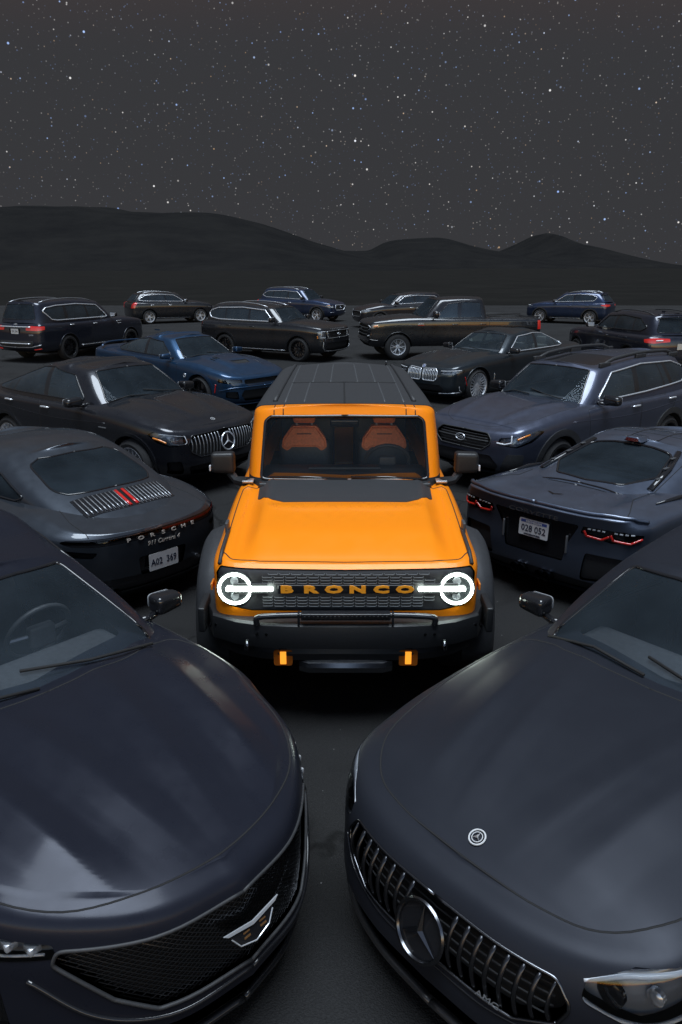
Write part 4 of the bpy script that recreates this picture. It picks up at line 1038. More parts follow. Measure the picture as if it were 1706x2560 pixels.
    c.strip('panel_gap', 'T', [(1.955, .0), (1.955, .60), (1.98, .74)], .007, 'seam', [rf, rf], 0, sh='g')
    for y, d0, d1 in ((.34, 2.05, 3.02), (.50, 2.05, 4.52), (.13, 3.02, 4.52), (.30, 3.02, 4.52)): c.strip('roof_rib', 'T', [(d0, y), (d1, y - .015)], .010, 'plastic_grey', [rf, rf], -.004, sh='g')
    c.strip('panel_gap', 'T', [(3.02, 0), (3.02, .50)], .008, 'seam', [rf, rf], 0, sh='g'); c.strip('panel_gap', 'T', [(1.97, .0), (3.02, .0)], .007, 'seam', rf, 0, sh='g', pair=False)
    c.strip('roof_edge', 'T', [(2.1, .59), (4.45, .545)], .020, 'plastic', [rf, rf], .004, sh='g')
    tube('antenna', [c.on('T', 4.45, .48, 0, 'g')[0] * (1, 1, 1), c.on('T', 4.45, .48, .05, 'g')[0]], .012, 'gloss_black', rt)
    # grille face: rows of slots with raised lips, six letters
    gr = c.parts['grille'][0]
    lip = Geo(); lip.tube([(0, -.031, .004), (0, -.030, -.004), (0, .024, -.004), (0, .030, -.001), (0, .031, .006)], .0034, 5); lipm = lip.done('grille_slot', 'slot_grey', gr)
    first = True
    for q, (z, n, st) in enumerate(((1.058, 15, 0), (1.038, 15, .5), (1.018, 16, 0), (.998, 15, .5), (.902, 16, 0), (.882, 15, .5), (.862, 16, 0), (.842, 15, .5))):
        for k in range(n):
            y = (k - (n - 1) / 2 + (st - .25 if st else 0) * 0) * .0735 + (.018 if st else -.018)
            if abs(y) > (.565 if 1.03 > z > .87 else .53): continue
            h = c.on('F', abs(y), z, -.004); o = lipm if first else new_obj('grille_slot', lipm.data, None, gr)
            o.location = h[0] * (1, 1 if y >= 0 else -1, 1); first = False
    for k, ch in enumerate('BRONCO'):
        y = -.375 + .15 * k; p = c.on('F', abs(y), .955, .004)[0] * (1, 1 if y >= 0 else -1, 1)
        text_obj('letter', ch, .064, 'letter_orange', gr, p, (1, 0, 0), (0, 0, 1), 2.15, .006, .0036)
    rbox('letter_bar', (X(.056), 0, .955), (.012, .86, .060), 'gloss_black', gr, bev=.005)
    # headlights: black bucket, glowing ring and glowing bar
    for sg in (1, -1):
        y = .705 * sg; x = X(.078)
        hl = Geo(); hl.prism([(y + .118 * math.cos(a), .955 + .118 * math.sin(a)) for a in np.linspace(0, 6.283, 40, endpoint=False)], 0, x - .03, x + .012); hl = hl.done('headlight', 'lamp_clear', rt)
        tube('light_ring', [(x + .018, y + .099 * math.cos(a), .955 + .099 * math.sin(a)) for a in np.linspace(0, 6.283, 44, endpoint=False)], .0088, 'lamp_lit', hl, n=8, closed=True)
        rbox('light_bar', (x + .026, sg * .610, .957), (.020, .300, .026), 'lamp_lit', hl, bev=.008)
        for zz in (1.008, .905): 
            g = Geo(); g.tube([(x + .004, y, zz), (x + .016, y, zz)], .026, 18); g.done('projector', 'chrome', hl, sharp=30)
        rbox('lamp_shroud', (x + .016, sg * .605, .985), (.016, .22, .018), 'plastic', hl, bev=.004)
        rbox('lamp_shroud', (x + .016, sg * .605, .930), (.016, .22, .018), 'plastic', hl, bev=.004)
        # marker lens on the side of the grille panel
        rbox('side_marker', (X(.20), sg * .868, .93), (.10, .012, .045), 'amber', rt, bev=.004)
    # trail sights on the wings
    for sg in (1, -1):
        P = [c.on('T', d, .80, .010)[0] * (1, sg, 1) for d in (.135, .25, .40, .56)]
        ts = tube('trail_sight', P, .014, 'plastic', rt, n=6)
        q = c.on('T', .58, .805, .03)[0] * (1, sg, 1); rbox('sight_post', tuple(q), (.09, .022, .075), 'plastic_grey', ts, bev=.008)
    # wide wheel arch flares
    for d in (sp['FO'], sp['FO'] + sp['WB']):
        V = []; F = []; n = 30; prof = [(.80, .135), (.93, .130), (1.00, .100), (1.03, .055), (1.032, .0), (.99, -.012), (.80, -.005)]
        for k in range(n + 1):
            a = R(-14 + 208 * k / n); sq = 1 / max(abs(math.cos(a)), abs(math.sin(a))) ; rr = .50 * (1 + .10 * (sq - 1))
            for y, e in prof: V.append((X(d) + (rr + e) * math.cos(a), y, wr + .03 + (rr + e) * math.sin(a) * .94))
        m_ = len(prof)
        for k in range(n):
            for i in range(m_ - 1): F.append((k * m_ + i, (k + 1) * m_ + i, (k + 1) * m_ + i + 1, k * m_ + i + 1))
        F.append(tuple(range(m_))); F.append(tuple(range(n * m_, (n + 1) * m_))[::-1])
        c.both('wheel_arch_flare', V, None, F, 'flare_grey')
    # steel bumper
    def beam(name, pts, z0, z1, x1, m, bev=.015):
        """plan polyline (y, d) swept as a block"""
        G = Geo(); P = [(X(d), y) for y, d in pts] ; P = [(x, -y) for x, y in reversed(P)] + P[1:] if abs(pts[0][0]) < 1e-6 else P
        V = []; n = len(P)
        for x, y in P:
            for dx, z in ((0, z0), (0.012, (z0 + z1) / 2), (0.0, z1 - .012), (-.02, z1), (-x1, z1), (-x1, z0)): V.append((x + dx, y, z))
        F = []
        for i in range(n - 1):
            for k in range(6): F.append((i * 6 + k, (i + 1) * 6 + k, (i + 1) * 6 + (k + 1) % 6, i * 6 + (k + 1) % 6))
        F += [tuple(range(6)), tuple(range((n - 1) * 6, n * 6))[::-1]]; G.add(V, F); return G.done(name, m, rt, sharp=28)
    bp_ = beam('bumper', [(0, -.075), (.30, -.07), (.52, -.055), (.70, 0), (.86, .10), (.905, .22)], .60, .765, .20, 'bumper_black')
    beam('bumper_lower', [(0, -.03), (.42, -.03), (.56, .0), (.70, .06), (.82, .16)], .50, .60, .18, 'bumper_black')
    o = beam('skid_plate', [(0, -.05), (.24, -.05), (.30, -.02)], .42, .50, .25, 'darkchrome')
    for sg in (1, -1):
        rbox('bumper_end', (X(.20), sg * .93, .73), (.26, .045, .17), 'bumper_black', bp_, bev=.012)
        # hoop over the bumper and lamp brackets
        tube('tow_ring', [(X(-.07), sg * .62, .66), (X(-.10), sg * .62, .64), (X(-.10), sg * .62, .61)], .016, 'darkchrome', bp_)
        fg = Geo(); fg.prism(fillet([(sg * .40 - .060, .465), (sg * .40 + .060, .465), (sg * .40 + .060, .575), (sg * .40 - .060, .575)], .018), 0, X(.02), X(-.038)); fg = fg.done('fog_light', 'fog_glass', rt)
        rbox('fog_reflector', (X(-.038), sg * .40, .52), (.010, .040, .088), 'fog_lit', fg, bev=.004)
        rbox('fog_bracket', (X(-.02), sg * .40, .592), (.05, .05, .03), 'gloss_black', fg, bev=.006)
        for (yy, zz) in ((.50, .70), (.56, .70), (.84, .70), (.88, .68)): 
            g = Geo(); g.tube([(X(-.04 + max(0, yy - .55) * .5), sg * yy, zz), (X(-.072 + max(0, yy - .55) * .5), sg * yy, zz)], .009, 8); g.done('bolt', 'darkchrome', bp_)
    hp = [(-.56, .00), (-.56, .055), (-.52, .072), (.52, .072), (.56, .055), (.56, .00)]
    tube('bumper_hoop', crom([(X(-.045), y, .758 + z * .75) for y, z in hp], 6), .020, 'gloss_black', rt, n=10)
    lb = rbox('led_light_bar', (X(-.05), 0, .822), (.06, .56, .044), 'gloss_black', rt, bev=.006)
    for k in range(20):
        y = -.255 + .51 * k / 19; g = Geo(); g.tube([(X(-.078), y, .822), (X(-.086), y, .822)], [.011, .009], 10); g.done('led', 'darkchrome', lb, sharp=30)
    for sg in (1, -1): rbox('light_bar_bracket', (X(-.05), sg * .295, .80), (.05, .014, .085), 'gloss_black', lb, bev=.003)
    # mirrors on arms
    for sg in (1, -1):
        mo = rbox('door_mirror', (X(1.64), sg * .985, 1.395), (.12, .19, .175), 'bumper_black', rt, bev=.035, seg=4, taper=lambda x, y, z, sg=sg: (x * (1 - .1 * (y * sg > 0)), y, z * (1 - .08 * (y * sg > 0))))
        g = Geo(); g.tube([(X(1.64), sg * .93, 1.305), (X(1.60), sg * .88, 1.255), (X(1.55), sg * .78, 1.245)], [.035, .035, .05], 8); g.done('mirror_arm', 'bumper_black', mo)
        rbox('mirror_lamp', (X(1.585), sg * 1.083, 1.36), (.03, .012, .045), 'lampwhite', mo, bev=.004)
        rbox('hinge', (X(1.545), sg * .775, 1.265), (.09, .09, .018), 'satin', rt, bev=.004)
    # cowl and wipers
    rbox('cowl', (X(1.51), 0, 1.238), (.12, 1.38, .06), 'bumper_black', rt, bev=.02)
    for y0, y1 in ((-.60, .02), (.05, .62)):
        w = tube('wiper', [(X(1.49), y1, 1.292), (X(1.505), (y0 + y1) / 2, 1.305), (X(1.52), y0, 1.300)], .009, 'gloss_black', rt)
    # cabin
    G = Geo(); G.box((X(2.9), 0, .70), (2.7, 1.4, .02)); G.done('cabin_floor', 'leather_black', rt)
    db = rbox('dashboard', (X(1.93), 0, 1.17), (.42, 1.40, .18), 'leather_black', rt, bev=.05)
    G = Geo(); G.tube([(X(1.86), -.30, 1.285), (X(1.86), .30, 1.285)], .012); G.done('grab_rail', 'plastic', db)
    for sg in (1, -1):
        y = sg * .375; x = X(2.72)
        s_ = rbox('seat', (x + .22, y, .92), (.52, .50, .18), 'leather_black', rt, bev=.05)
        rbox('backrest', (x - .03, y, 1.10), (.17, .48, .50), 'leather_black', s_, bev=.06, taper=lambda a, q, t: (a - .35 * (t + 1) * .5, q, t))
        # tan upper back, cut like a shield
        g = bmesh.new(); sh_ = fillet([(-.115, .120), (.115, .120), (.200, .0), (.215, -.075), (.160, -.115), (.120, -.075), (-.120, -.075), (-.160, -.115), (-.215, -.075), (-.200, .0)], .035)
        vs = [g.verts.new((x + .065 - .16 * (b_ + .14), y + a, 1.360 + b_)) for a, b_ in sh_]; f = g.faces.new(vs)
        r = bmesh.ops.extrude_face_region(g, geom=[f]); bmesh.ops.translate(g, vec=(-.12, 0, 0), verts=[v for v in r['geom'] if isinstance(v, bmesh.types.BMVert)])
        bmesh.ops.recalc_face_normals(g, faces=g.faces[:]); bmesh.ops.bevel(g, geom=[e for e in g.edges if len(e.link_faces) == 2 and e.calc_face_angle(0) > 1.2], offset=.02, segments=3, affect='EDGES')
        bk = bm_obj('backrest_cover', g, 'leather_tan', s_, 50)
        g = Geo()
        for q in range(11): g.box((x + .060, y - .062 + .0124 * q, 1.415), (.004, .008, .010))
        g.done('stitched_mark', 'leather_black', bk)
        rbox('head_rest', (x - .035, y, 1.552), (.10, .225, .098), 'leather_tan', s_, bev=.03, taper=lambda a, q, t: (a, q * (1 - .12 * (t < 0)), t))
        G = Geo()
        for q in (-.07, .07): G.tube([(x - .03, y + q, 1.44), (x - .035, y + q, 1.53)], .010)
        G.done('head_rest_post', 'satin', s_)
        rbox('rear_seat', (X(3.55), y, 1.16), (.16, .55, .62), 'leather_black', rt, bev=.06)
    pz, px = 1.27, X(2.16)
    st = tube('steering_wheel', [(px + .19 * math.sin(a) * .45, .375 + .19 * math.cos(a), pz + .19 * math.sin(a) * .88) for a in np.linspace(0, 6.283, 30, endpoint=False)], .016, 'leather_black', rt, n=8, closed=True)
    rbox('steering_hub', (px + .03, .375, pz), (.05, .15, .12), 'leather_black', st, bev=.02)
    rbox('rear_view_mirror', (X(1.87), 0, 1.67), (.03, .24, .065), 'gloss_black', rt, bev=.015)
    return c
# ------------------------------------------------------------------ middle rows
def slats(c, gp, ys, poly, r, m, off=-.01, bow=.02, flat=1.5, name='grille_bar'):
    for y in ys:
        z = seg_poly(poly, abs(y))
        if not z: continue
        P = c.line('F', [(y, z[0]), (y, z[1])], off, 6)
        if len(P) > 2: P[:, 0] += bow * np.sin(np.linspace(0, math.pi, len(P))); tube(name, P, r, m, gp, n=5, flat=flat)
def glc():
    L, W = 4.73, 1.93
    sp = std(L, W, .24, .90, 1.085, 1.06, 1.10, 1.30, fr=.115, rr=.13, hf=.15, hs=.12, crown=.085)
    wb, wt, rt, rb, yb, yt = (1.34, 1.10), (2.02, 1.545), (3.00, 1.565), (4.50, 1.10), .85, .60
    def bump(d, y, s): return .020 * np.exp(-((y - (.14 + .22 * d)) / .06) ** 2) * np.clip((d - .2) / .4, 0, 1) * np.clip((1.7 - d) / .3, 0, 1)
    gr = [(-.1, .53), (.44, .53), (.56, .60), (.60, .70), (.53, .815), (-.1, .84)]; gq = gr[1:5] + [(0, .84), (0, .53)]
    sp.update(H=1.6, WB=2.87, FO=.84, wd=.74, paint='paint_obsidian', p=2.8, bump=bump, gh=ghs(wb, wt, rt, rb, yb, yt, 1.05, 1.575), ws=wsp(wb, wt, yb, yt), rw=rwp(rt, rb, yb, yt, .08, .05), wsglass='glass_tint', glass='glass_dark', sglass=['glass_side', 'glass_privacy', 'glass_privacy', 'glass_privacy'],
              dlo=[(1.86, 1.115), (2.26, 1.44), (2.75, 1.515), (3.25, 1.475), (3.85, 1.31), (4.22, 1.16), (4.05, 1.13)], dlot=.009, pillars=[(2.78, 2.82, .10), (3.62, 3.52, .03), (3.80, 3.76, .02)], hood=hoodp(L, W, 1.30), rim=('y', 'alloy', 9), clad=.035, cladmat='gloss_black', sill=.33, cut=[(1.5, -.1), (1.7, .6), (2.2, .70), (3.6, .7), (3.8, -.1)], sunroof=[(2.15, -.1), (2.17, .42), (2.85, .42), (2.88, -.1)],
              doors=[[(1.55, .36), (1.48, 1.03), (2.78, 1.06), (2.78, .36)], [(2.80, .36), (2.80, 1.06), (3.75, 1.09), (3.55, .85), (3.28, .60), (3.22, .36)]],
              regs=[(('b', 'F', gr, 'grille', 'seam'), dict(pair=False, d=-.06, face=.1, r=.05, trim=(.008, 'gloss_black', 'grille_surround'))),
                    (('b', 'F', [(-.1, .30), (.56, .30), (.62, .42), (-.1, .45)], 'lower_intake', 'seam'), dict(pair=False, d=-.05)),
                    (('b', 'F', [(.66, .32), (.82, .34), (.84, .50), (.70, .50)], 'air_intake', 'seam'), dict(d=-.05)),
                    (('b', 40, [(.14, .60, .71), (.24, .78, .70), (.36, .87, .745), (.52, .915, .84), (.42, .89, .875), (.24, .77, .855), (.14, .61, .83)], 'headlight', 'lamp_inner'), dict(d=-.05, lens='lens', r=.025, face=.0))])
    c = build('coupe_suv', 'black sloping roof coupe with vertical bar grille and star emblem, left of the orange vehicle', POSE['glc'], sp, 'car', 'parked cars'); gp = c.parts['grille'][0]
    slats(c, gp, [y for y in np.linspace(-.55, .55, 21) if abs(y) > .10], gq, .0055, 'satin')
    p, n = c.on('F', 0, .675, .02); o = star(c, p + (.02, 0, 0), (1, 0, .15), (0, 0, 1), .118)
    g = Geo(); g.prism([(.11 * math.cos(a), .11 * math.sin(a)) for a in np.linspace(0, 6.283, 24, endpoint=False)], 2, -.012, -.004); g.done('emblem_disc', 'gloss_black', o)
    p, n = c.on('T', .235, 0, .003); star(c, p, n, (-1, 0, .2), .030, 'plate_white')
    hl = c.parts['headlight']
    c.strip('light_strip', 'F', [(.62, .815), (.74, .835), (.86, .855)], .009, 'lampwhite', hl, -.006, smooth=True); c.strip('light_strip', 'F', [(.62, .815), (.615, .73), (.70, .715), (.80, .74)], .008, 'lampwhite', hl, -.006, smooth=True)
    projectors(c, [(.69, .775), (.77, .785)], .026)
    c.strip('side_reflector', 'F', [(.83, .745), (.89, .80)], .014, 'amber', hl, -.004)
    add_mirrors(c, 1.86, 1.035, 1.14, (.16, .24, .14), 'gloss_black'); add_handles(c, [(2.66, .985), (3.58, 1.005)]); wipers(c, 1.40, .55, 1.52, -.1)
    interior(c, 1.72, 2.62, 1.10, 'leather_black', half=.62)
    c.strip('door_crease', 'S', [(1.3, .90), (2.5, .86), (3.8, .92)], .004, c.pt, None, 0, smooth=True)
    h = c.on('S', 1.36, .84, .004)
    if h:
        for sg in (1, -1): rbox('fender_badge', tuple(h[0] * (1, sg, 1)), (.16, .008, .016), 'satin', c.root, bev=.003, seg=2)
    return c
def outback():
    L, W = 4.86, 1.87
    sp = std(L, W, .30, .885, 1.075, 1.05, 1.10, 1.40, fr=.10, rr=.10, hf=.17, hs=.11, crown=.06)
    wb, wt, rt, rb, yb, yt = (1.42, 1.085), (2.06, 1.555), (4.28, 1.605), (4.78, 1.12), .83, .62
    def bump(d, y, s): return .022 * np.exp(-((y - (.30 + .20 * d)) / .07) ** 2) * np.clip((d - .2) / .4, 0, 1) * np.clip((1.7 - d) / .3, 0, 1)
    gr = [(-.1, .62), (.36, .62), (.47, .70), (.48, .765), (.40, .835), (-.1, .845)]
    sp.update(H=1.68, WB=2.745, FO=.98, wd=.72, paint='paint_graphite', p=2.6, bump=bump, gh=ghs(wb, wt, rt, rb, yb, yt, 1.04, 1.60), ws=wsp(wb, wt, yb, yt), rw=rwp(rt, rb, yb, yt), wsglass='glass_near', glass='glass_dark', sglass=['glass_side', 'glass_privacy', 'glass_privacy', 'glass_privacy'],
              dlo=[(1.86, 1.11), (2.36, 1.46), (3.1, 1.53), (3.95, 1.51), (4.46, 1.38), (4.50, 1.30), (4.15, 1.20), (3.1, 1.14)], dlom='chrome', dlot=.012, pillars=[(2.86, 2.90, .12), (3.66, 3.50, .03), (3.86, 3.68, .10)], hood=hoodp(L, W, 1.40, .17), rim=('five', 'alloy_dark', 5), clad=.08, sill=.46, sillr=.02, cut=[(1.5, -.1), (1.8, .6), (2.3, .70), (4.4, .7), (4.5, -.1)], sunroof=[(2.22, -.1), (2.24, .45), (2.95, .45), (2.97, -.1)],
              doors=[[(1.62, .42), (1.56, 1.04), (2.84, 1.07), (2.84, .42)], [(2.86, .42), (2.86, 1.07), (3.92, 1.09), (3.72, .85), (3.40, .62), (3.34, .42)]],
              regs=[(('b', 'F', gr, 'grille', 'seam'), dict(pair=False, d=-.05, face=.1, r=.05, trim=(.010, 'plastic', 'grille_surround'))),
                    (('b', 'F', [(-.1, .34), (.52, .34), (.60, .44), (.48, .56), (-.1, .57)], 'lower_intake', 'plastic'), dict(pair=False, d=-.03)),
                    (('b', 'F', [(.60, .36), (.82, .40), (.84, .60), (.70, .60)], 'fog_surround', 'plastic'), dict(d=.006)),
                    (('b', 40, [(.12, .53, .72), (.24, .75, .69), (.42, .86, .75), (.62, .905, .87), (.50, .885, .885), (.26, .76, .835), (.13, .56, .80)], 'headlight', 'lamp_inner'), dict(d=-.05, lens='lens', r=.02, face=.0))])
    c = build('wagon', 'blue grey wagon with chrome window line, black roof rails and oval star badge', POSE['out'], sp, 'car', 'parked cars'); gp = c.parts['grille'][0]
    for z in (.66, .70, .775, .81): tube('grille_slat', c.line('F', [(-.42, z), (.42, z)], -.02, 16), .007, 'plastic', gp)
    p, n = c.on('F', 0, .738, .012); oval(c, p, (1, 0, .1), (0, 0, 1), .078, .042, 'chrome', .006, 'gloss_black', [[(-.045, .018), (-.015, .012)], [(.0, .012), (.05, .005)], [(-.02, -.010), (.02, -.012)], [(.03, -.01), (.05, -.012)], [(-.05, -.005), (-.03, -.012)]])
    tube('grille_bar', c.line('F', [(-.44, .738), (-.09, .738)], -.005, 8), .010, 'plastic', gp); tube('grille_bar', c.line('F', [(.09, .738), (.44, .738)], -.005, 8), .010, 'plastic', gp)
    hl = c.parts['headlight']
    c.strip('light_strip', 'F', [(.72, .84), (.74, .75), (.66, .725), (.56, .735)], .013, 'lampwhite', hl, -.006, smooth=False); projectors(c, [(.63, .77)], .03)
    c.strip('turn_lamp', 'F', [(.79, .79), (.85, .845)], .016, 'amber', hl, -.008)
    add_mirrors(c, 1.92, 1.02, 1.15, (.15, .24, .15), 'gloss_black'); add_handles(c, [(2.70, .98), (3.70, 1.0)]); wipers(c, 1.48, .55, 1.58, -.1)
    for sg in (1, -1):
        P = []
        for t in np.linspace(0, 1, 16): P.append(c.on('T', 2.28 + 1.95 * t, .565, .0, 'g')[0] * (1, sg, 1) + (0, 0, .012 + .055 * min(1, 9 * t, 9 * (1 - t))))
        o = tube('roof_rail', P, .020, 'plastic', c.root, n=6, flat=1.4)
        for t in (.03, .5, .97): q = c.on('T', 2.28 + 1.95 * t, .565, .02, 'g')[0] * (1, sg, 1); rbox('rail_foot', tuple(q), (.26, .045, .07), 'plastic', o, bev=.015)
    interior(c, 1.80, 2.72, 1.08, 'leather_black', half=.60)
    c.strip('door_crease', 'S', [(1.2, .92), (2.6, .87), (4.2, .95)], .004, c.pt, None, 0, smooth=True)
    return c
def porsche():
    L, W = 4.52, 1.86
    w = W / 2
    plan = [(0, 0), (.03, .36), (.12, .60), (.30, .76), (.7, .86), (1.3, .875), (2.1, .865), (2.8, .895), (3.4, .925), (3.9, .905), (4.22, .80), (4.42, .58), (4.50, .30), (4.52, 0)]
    lev = [dict(z=.14, s=.10, f=.12, r=.18), dict(z=.24, s=.03, f=.02, r=.07), dict(z=.42, s=.0, f=.0, r=.02), dict(z=[(0, .50), (1.2, .60), (3.4, .66), (4.52, .64)], s=.0, f=.0, r=.0),
           dict(z=[(0, .58), (1.0, .74), (2.2, .76), (3.4, .80), (4.52, .735)], s=[(0, .03), (2.2, .03), (3.4, .015), (4.5, .03)], f=.08, r=.005),
           dict(z=[(0, .62), (1.0, .84), (1.9, .86), (3.0, .88), (3.6, .885), (4.2, .82), (4.52, .775)], s=[(0, .12), (2.2, .09), (3.4, .16), (4.5, .10)], f=.18, r=.025)]
    gh = [((1.20, 0, .86), (1.93, 0, 1.245)), ((1.25, .40, .86), (1.95, .28, 1.24)), ((1.42, .70, .84), (2.02, .50, 1.215)), ((1.85, .775, .84), (2.25, .545, 1.235)), ((2.6, .76, .845), (2.55, .55, 1.245)), ((3.35, .70, .86), (2.80, .53, 1.225)),
          ((3.95, .60, .83), (2.95, .46, 1.205)), ((4.26, .34, .80), (3.02, .26, 1.225)), ((4.32, 0, .80), (3.04, 0, 1.23))]
    sp = dict(L=L, W=W, H=1.3, WB=2.45, FO=1.0, wd=.69, ww=.30, plan=plan, lev=lev, crown=[(.15, 0), (.5, .07), (1.3, .06), (3.4, .05), (4.3, .012), (4.45, 0)], p=2.4, gh=gh, bulge=.055, rcrown=.045, r1=.16, r2=.2, paint='paint_slate', glass='glass_tint', rim=('twin', 'alloy_dark', 5), N=120, m=5,
              ws=[(-.1, .89), (.35, .885), (.62, .88), (.44, 1.185), (-.1, 1.21)], rw=[(-.1, .985), (.42, .975), (.50, 1.0), (.46, 1.15), (.34, 1.19), (-.1, 1.205)], wsglass='glass_tint', dlo=[(1.72, .90), (2.15, 1.13), (2.55, 1.17), (3.0, 1.08), (3.42, .94), (3.30, .90)], dlot=.010, pillars=[(2.72, 2.66, .05)],
              doors=[[(1.42, .28), (1.38, .84), (2.72, .84), (2.72, .40), (2.60, .28)]],
              regs=[(('b', 'R', [(-.1, .690), (.60, .690), (.74, .70), (.80, .73), (.76, .755), (-.1, .752)], 'light_panel', 'gloss_black'), dict(pair=False, d=-.006, face=.1, r=.012)),
                    (('b', 'R', [(-.1, .724), (.62, .724), (.80, .732), (.78, .748), (.60, .742), (-.1, .740)], 'tail_light', 'dark_red'), dict(pair=False, d=.002, face=.1, r=.004, lens='lens')),
                    (('b', 'R', [(-.1, .24), (.46, .24), (.62, .32), (.60, .38), (-.1, .36)], 'rear_valance', 'plastic'), dict(pair=False, d=-.012, face=.0)),
                    (('b', 'R', [(-.1, .36), (.22, .36), (.25, .53), (-.1, .54)], 'plate_recess', 'gloss_black'), dict(pair=False, d=-.03, face=.1)),
                    (('b', 150, [(4.40, .62, .60), (4.24, .80, .62), (4.12, .85, .665), (4.22, .81, .675), (4.42, .58, .640)], 'corner_lamp', 'gloss_black'), dict(d=-.01, face=.05, r=.01, lens='lens'))])
    c = build('sports_car', 'dark slate rear engined sports car with slatted engine lid and full width light bar', POSE['p911'], sp, 'car', 'parked cars')
    # slatted engine lid under the rear window
    P0 = fillet([(-.56, -.01), (.56, -.01), (.52, 1.02), (-.52, 1.02)], .05)
    def lid(y, t, off=.004):
        d = 3.86 + .27 * t - .05 * (y / .50) ** 2
        h = c.on('T', d, abs(y), off, 'g'); b_ = c.on('T', d, abs(y), off)
        if h is None or (b_ is not None and b_[0][2] > h[0][2]): h = b_
        return None if h is None else h[0] * (1, 1 if y >= 0 else -1, 1)
    V = []; F = []; ny, ntt = 25, 6
    for i in range(ny):
        for j in range(ntt): V.append(lid(-.46 + .92 * i / (ny - 1), j / (ntt - 1), .003))
    for i in range(ny - 1):
        for j in range(ntt - 1): F.append((i * ntt + j, (i + 1) * ntt + j, (i + 1) * ntt + j + 1, i * ntt + j + 1))
    ed = mesh('engine_lid_grille', V, F, 'gloss_black', c.root)
    for k in range(22):
        y = -.43 + .86 * k / 21
        if abs(y) < .06: continue
        P = [lid(y, t, .010) for t in np.linspace(.06, .94, 5)]; tube('lid_slat', P, .0055, 'satin', ed, n=5)
    for y in (-.035, .035):
        V, F = tube_geo([lid(y, t, .008) for t in np.linspace(.05, .95, 5)], .018, 6, flat=.4); mesh('brake_lamp', V, F, 'red_lens', ed)
    for k, ch in enumerate('PORSCHE'):
        y = .33 - .11 * k; h = c.on('R', abs(y), .706, .006); p = h[0] * (1, 1 if y >= 0 else -1, 1); n = h[1] * (1, 1 if y >= 0 else -1, 1)
        text_obj('letter', ch, .044, 'badge', c.root, p + (-.004, 0, 0), n, (0, 0, 1), 1.7, .003, .001)
    p, n = c.on('R', 0, .635, .006); text_obj('lettering', '911 Carrera 4', .056, 'badge', c.root, p, n, (0, 0, 1), 1.0, .002, .0, .3)
    plate(c, False, .45, 0, [('A02  369', 0, -.005, .085, 'ink', .85)], off=.0, tilt=-.05)
    pl = c.root.children[-1]; g = Geo(); g.prism([(.024 * math.cos(a), .026 * math.sin(a) - .005) for a in np.linspace(0, 6.283, 16, endpoint=False)], 2, .0045, .006); g.done('plate_emblem', 'amber', pl)
    g = Geo()
    for (a, b_, z_) in ((-.075, -.02, .056), (-.010, .075, .058), (-.080, -.012, -.062), (.0, .080, -.062)): g.prism([(a, z_ - .006), (b_, z_ - .006), (b_, z_ + .006), (a, z_ + .006)], 2, .0045, .0055)
    g.done('plate_print', 'ink', pl)
    for y in (.50, -.50):
        V, F = tube_geo([(c.X(4.38), y, .27), (c.X(4.50), y, .27)], .052, 20); mesh('exhaust_tip', V, F[:-2], 'darkchrome', c.root)
    add_mirrors(c, 1.62, .99, .92, (.13, .20, .12)); interior(c, 1.55, 2.35, .88, 'leather_black', half=.55, rear=False)
    c.strip('panel_gap', 'R', [(.62, .765), (.62, .84), (.56, .90)], .004, 'seam', None, 0)
    return c
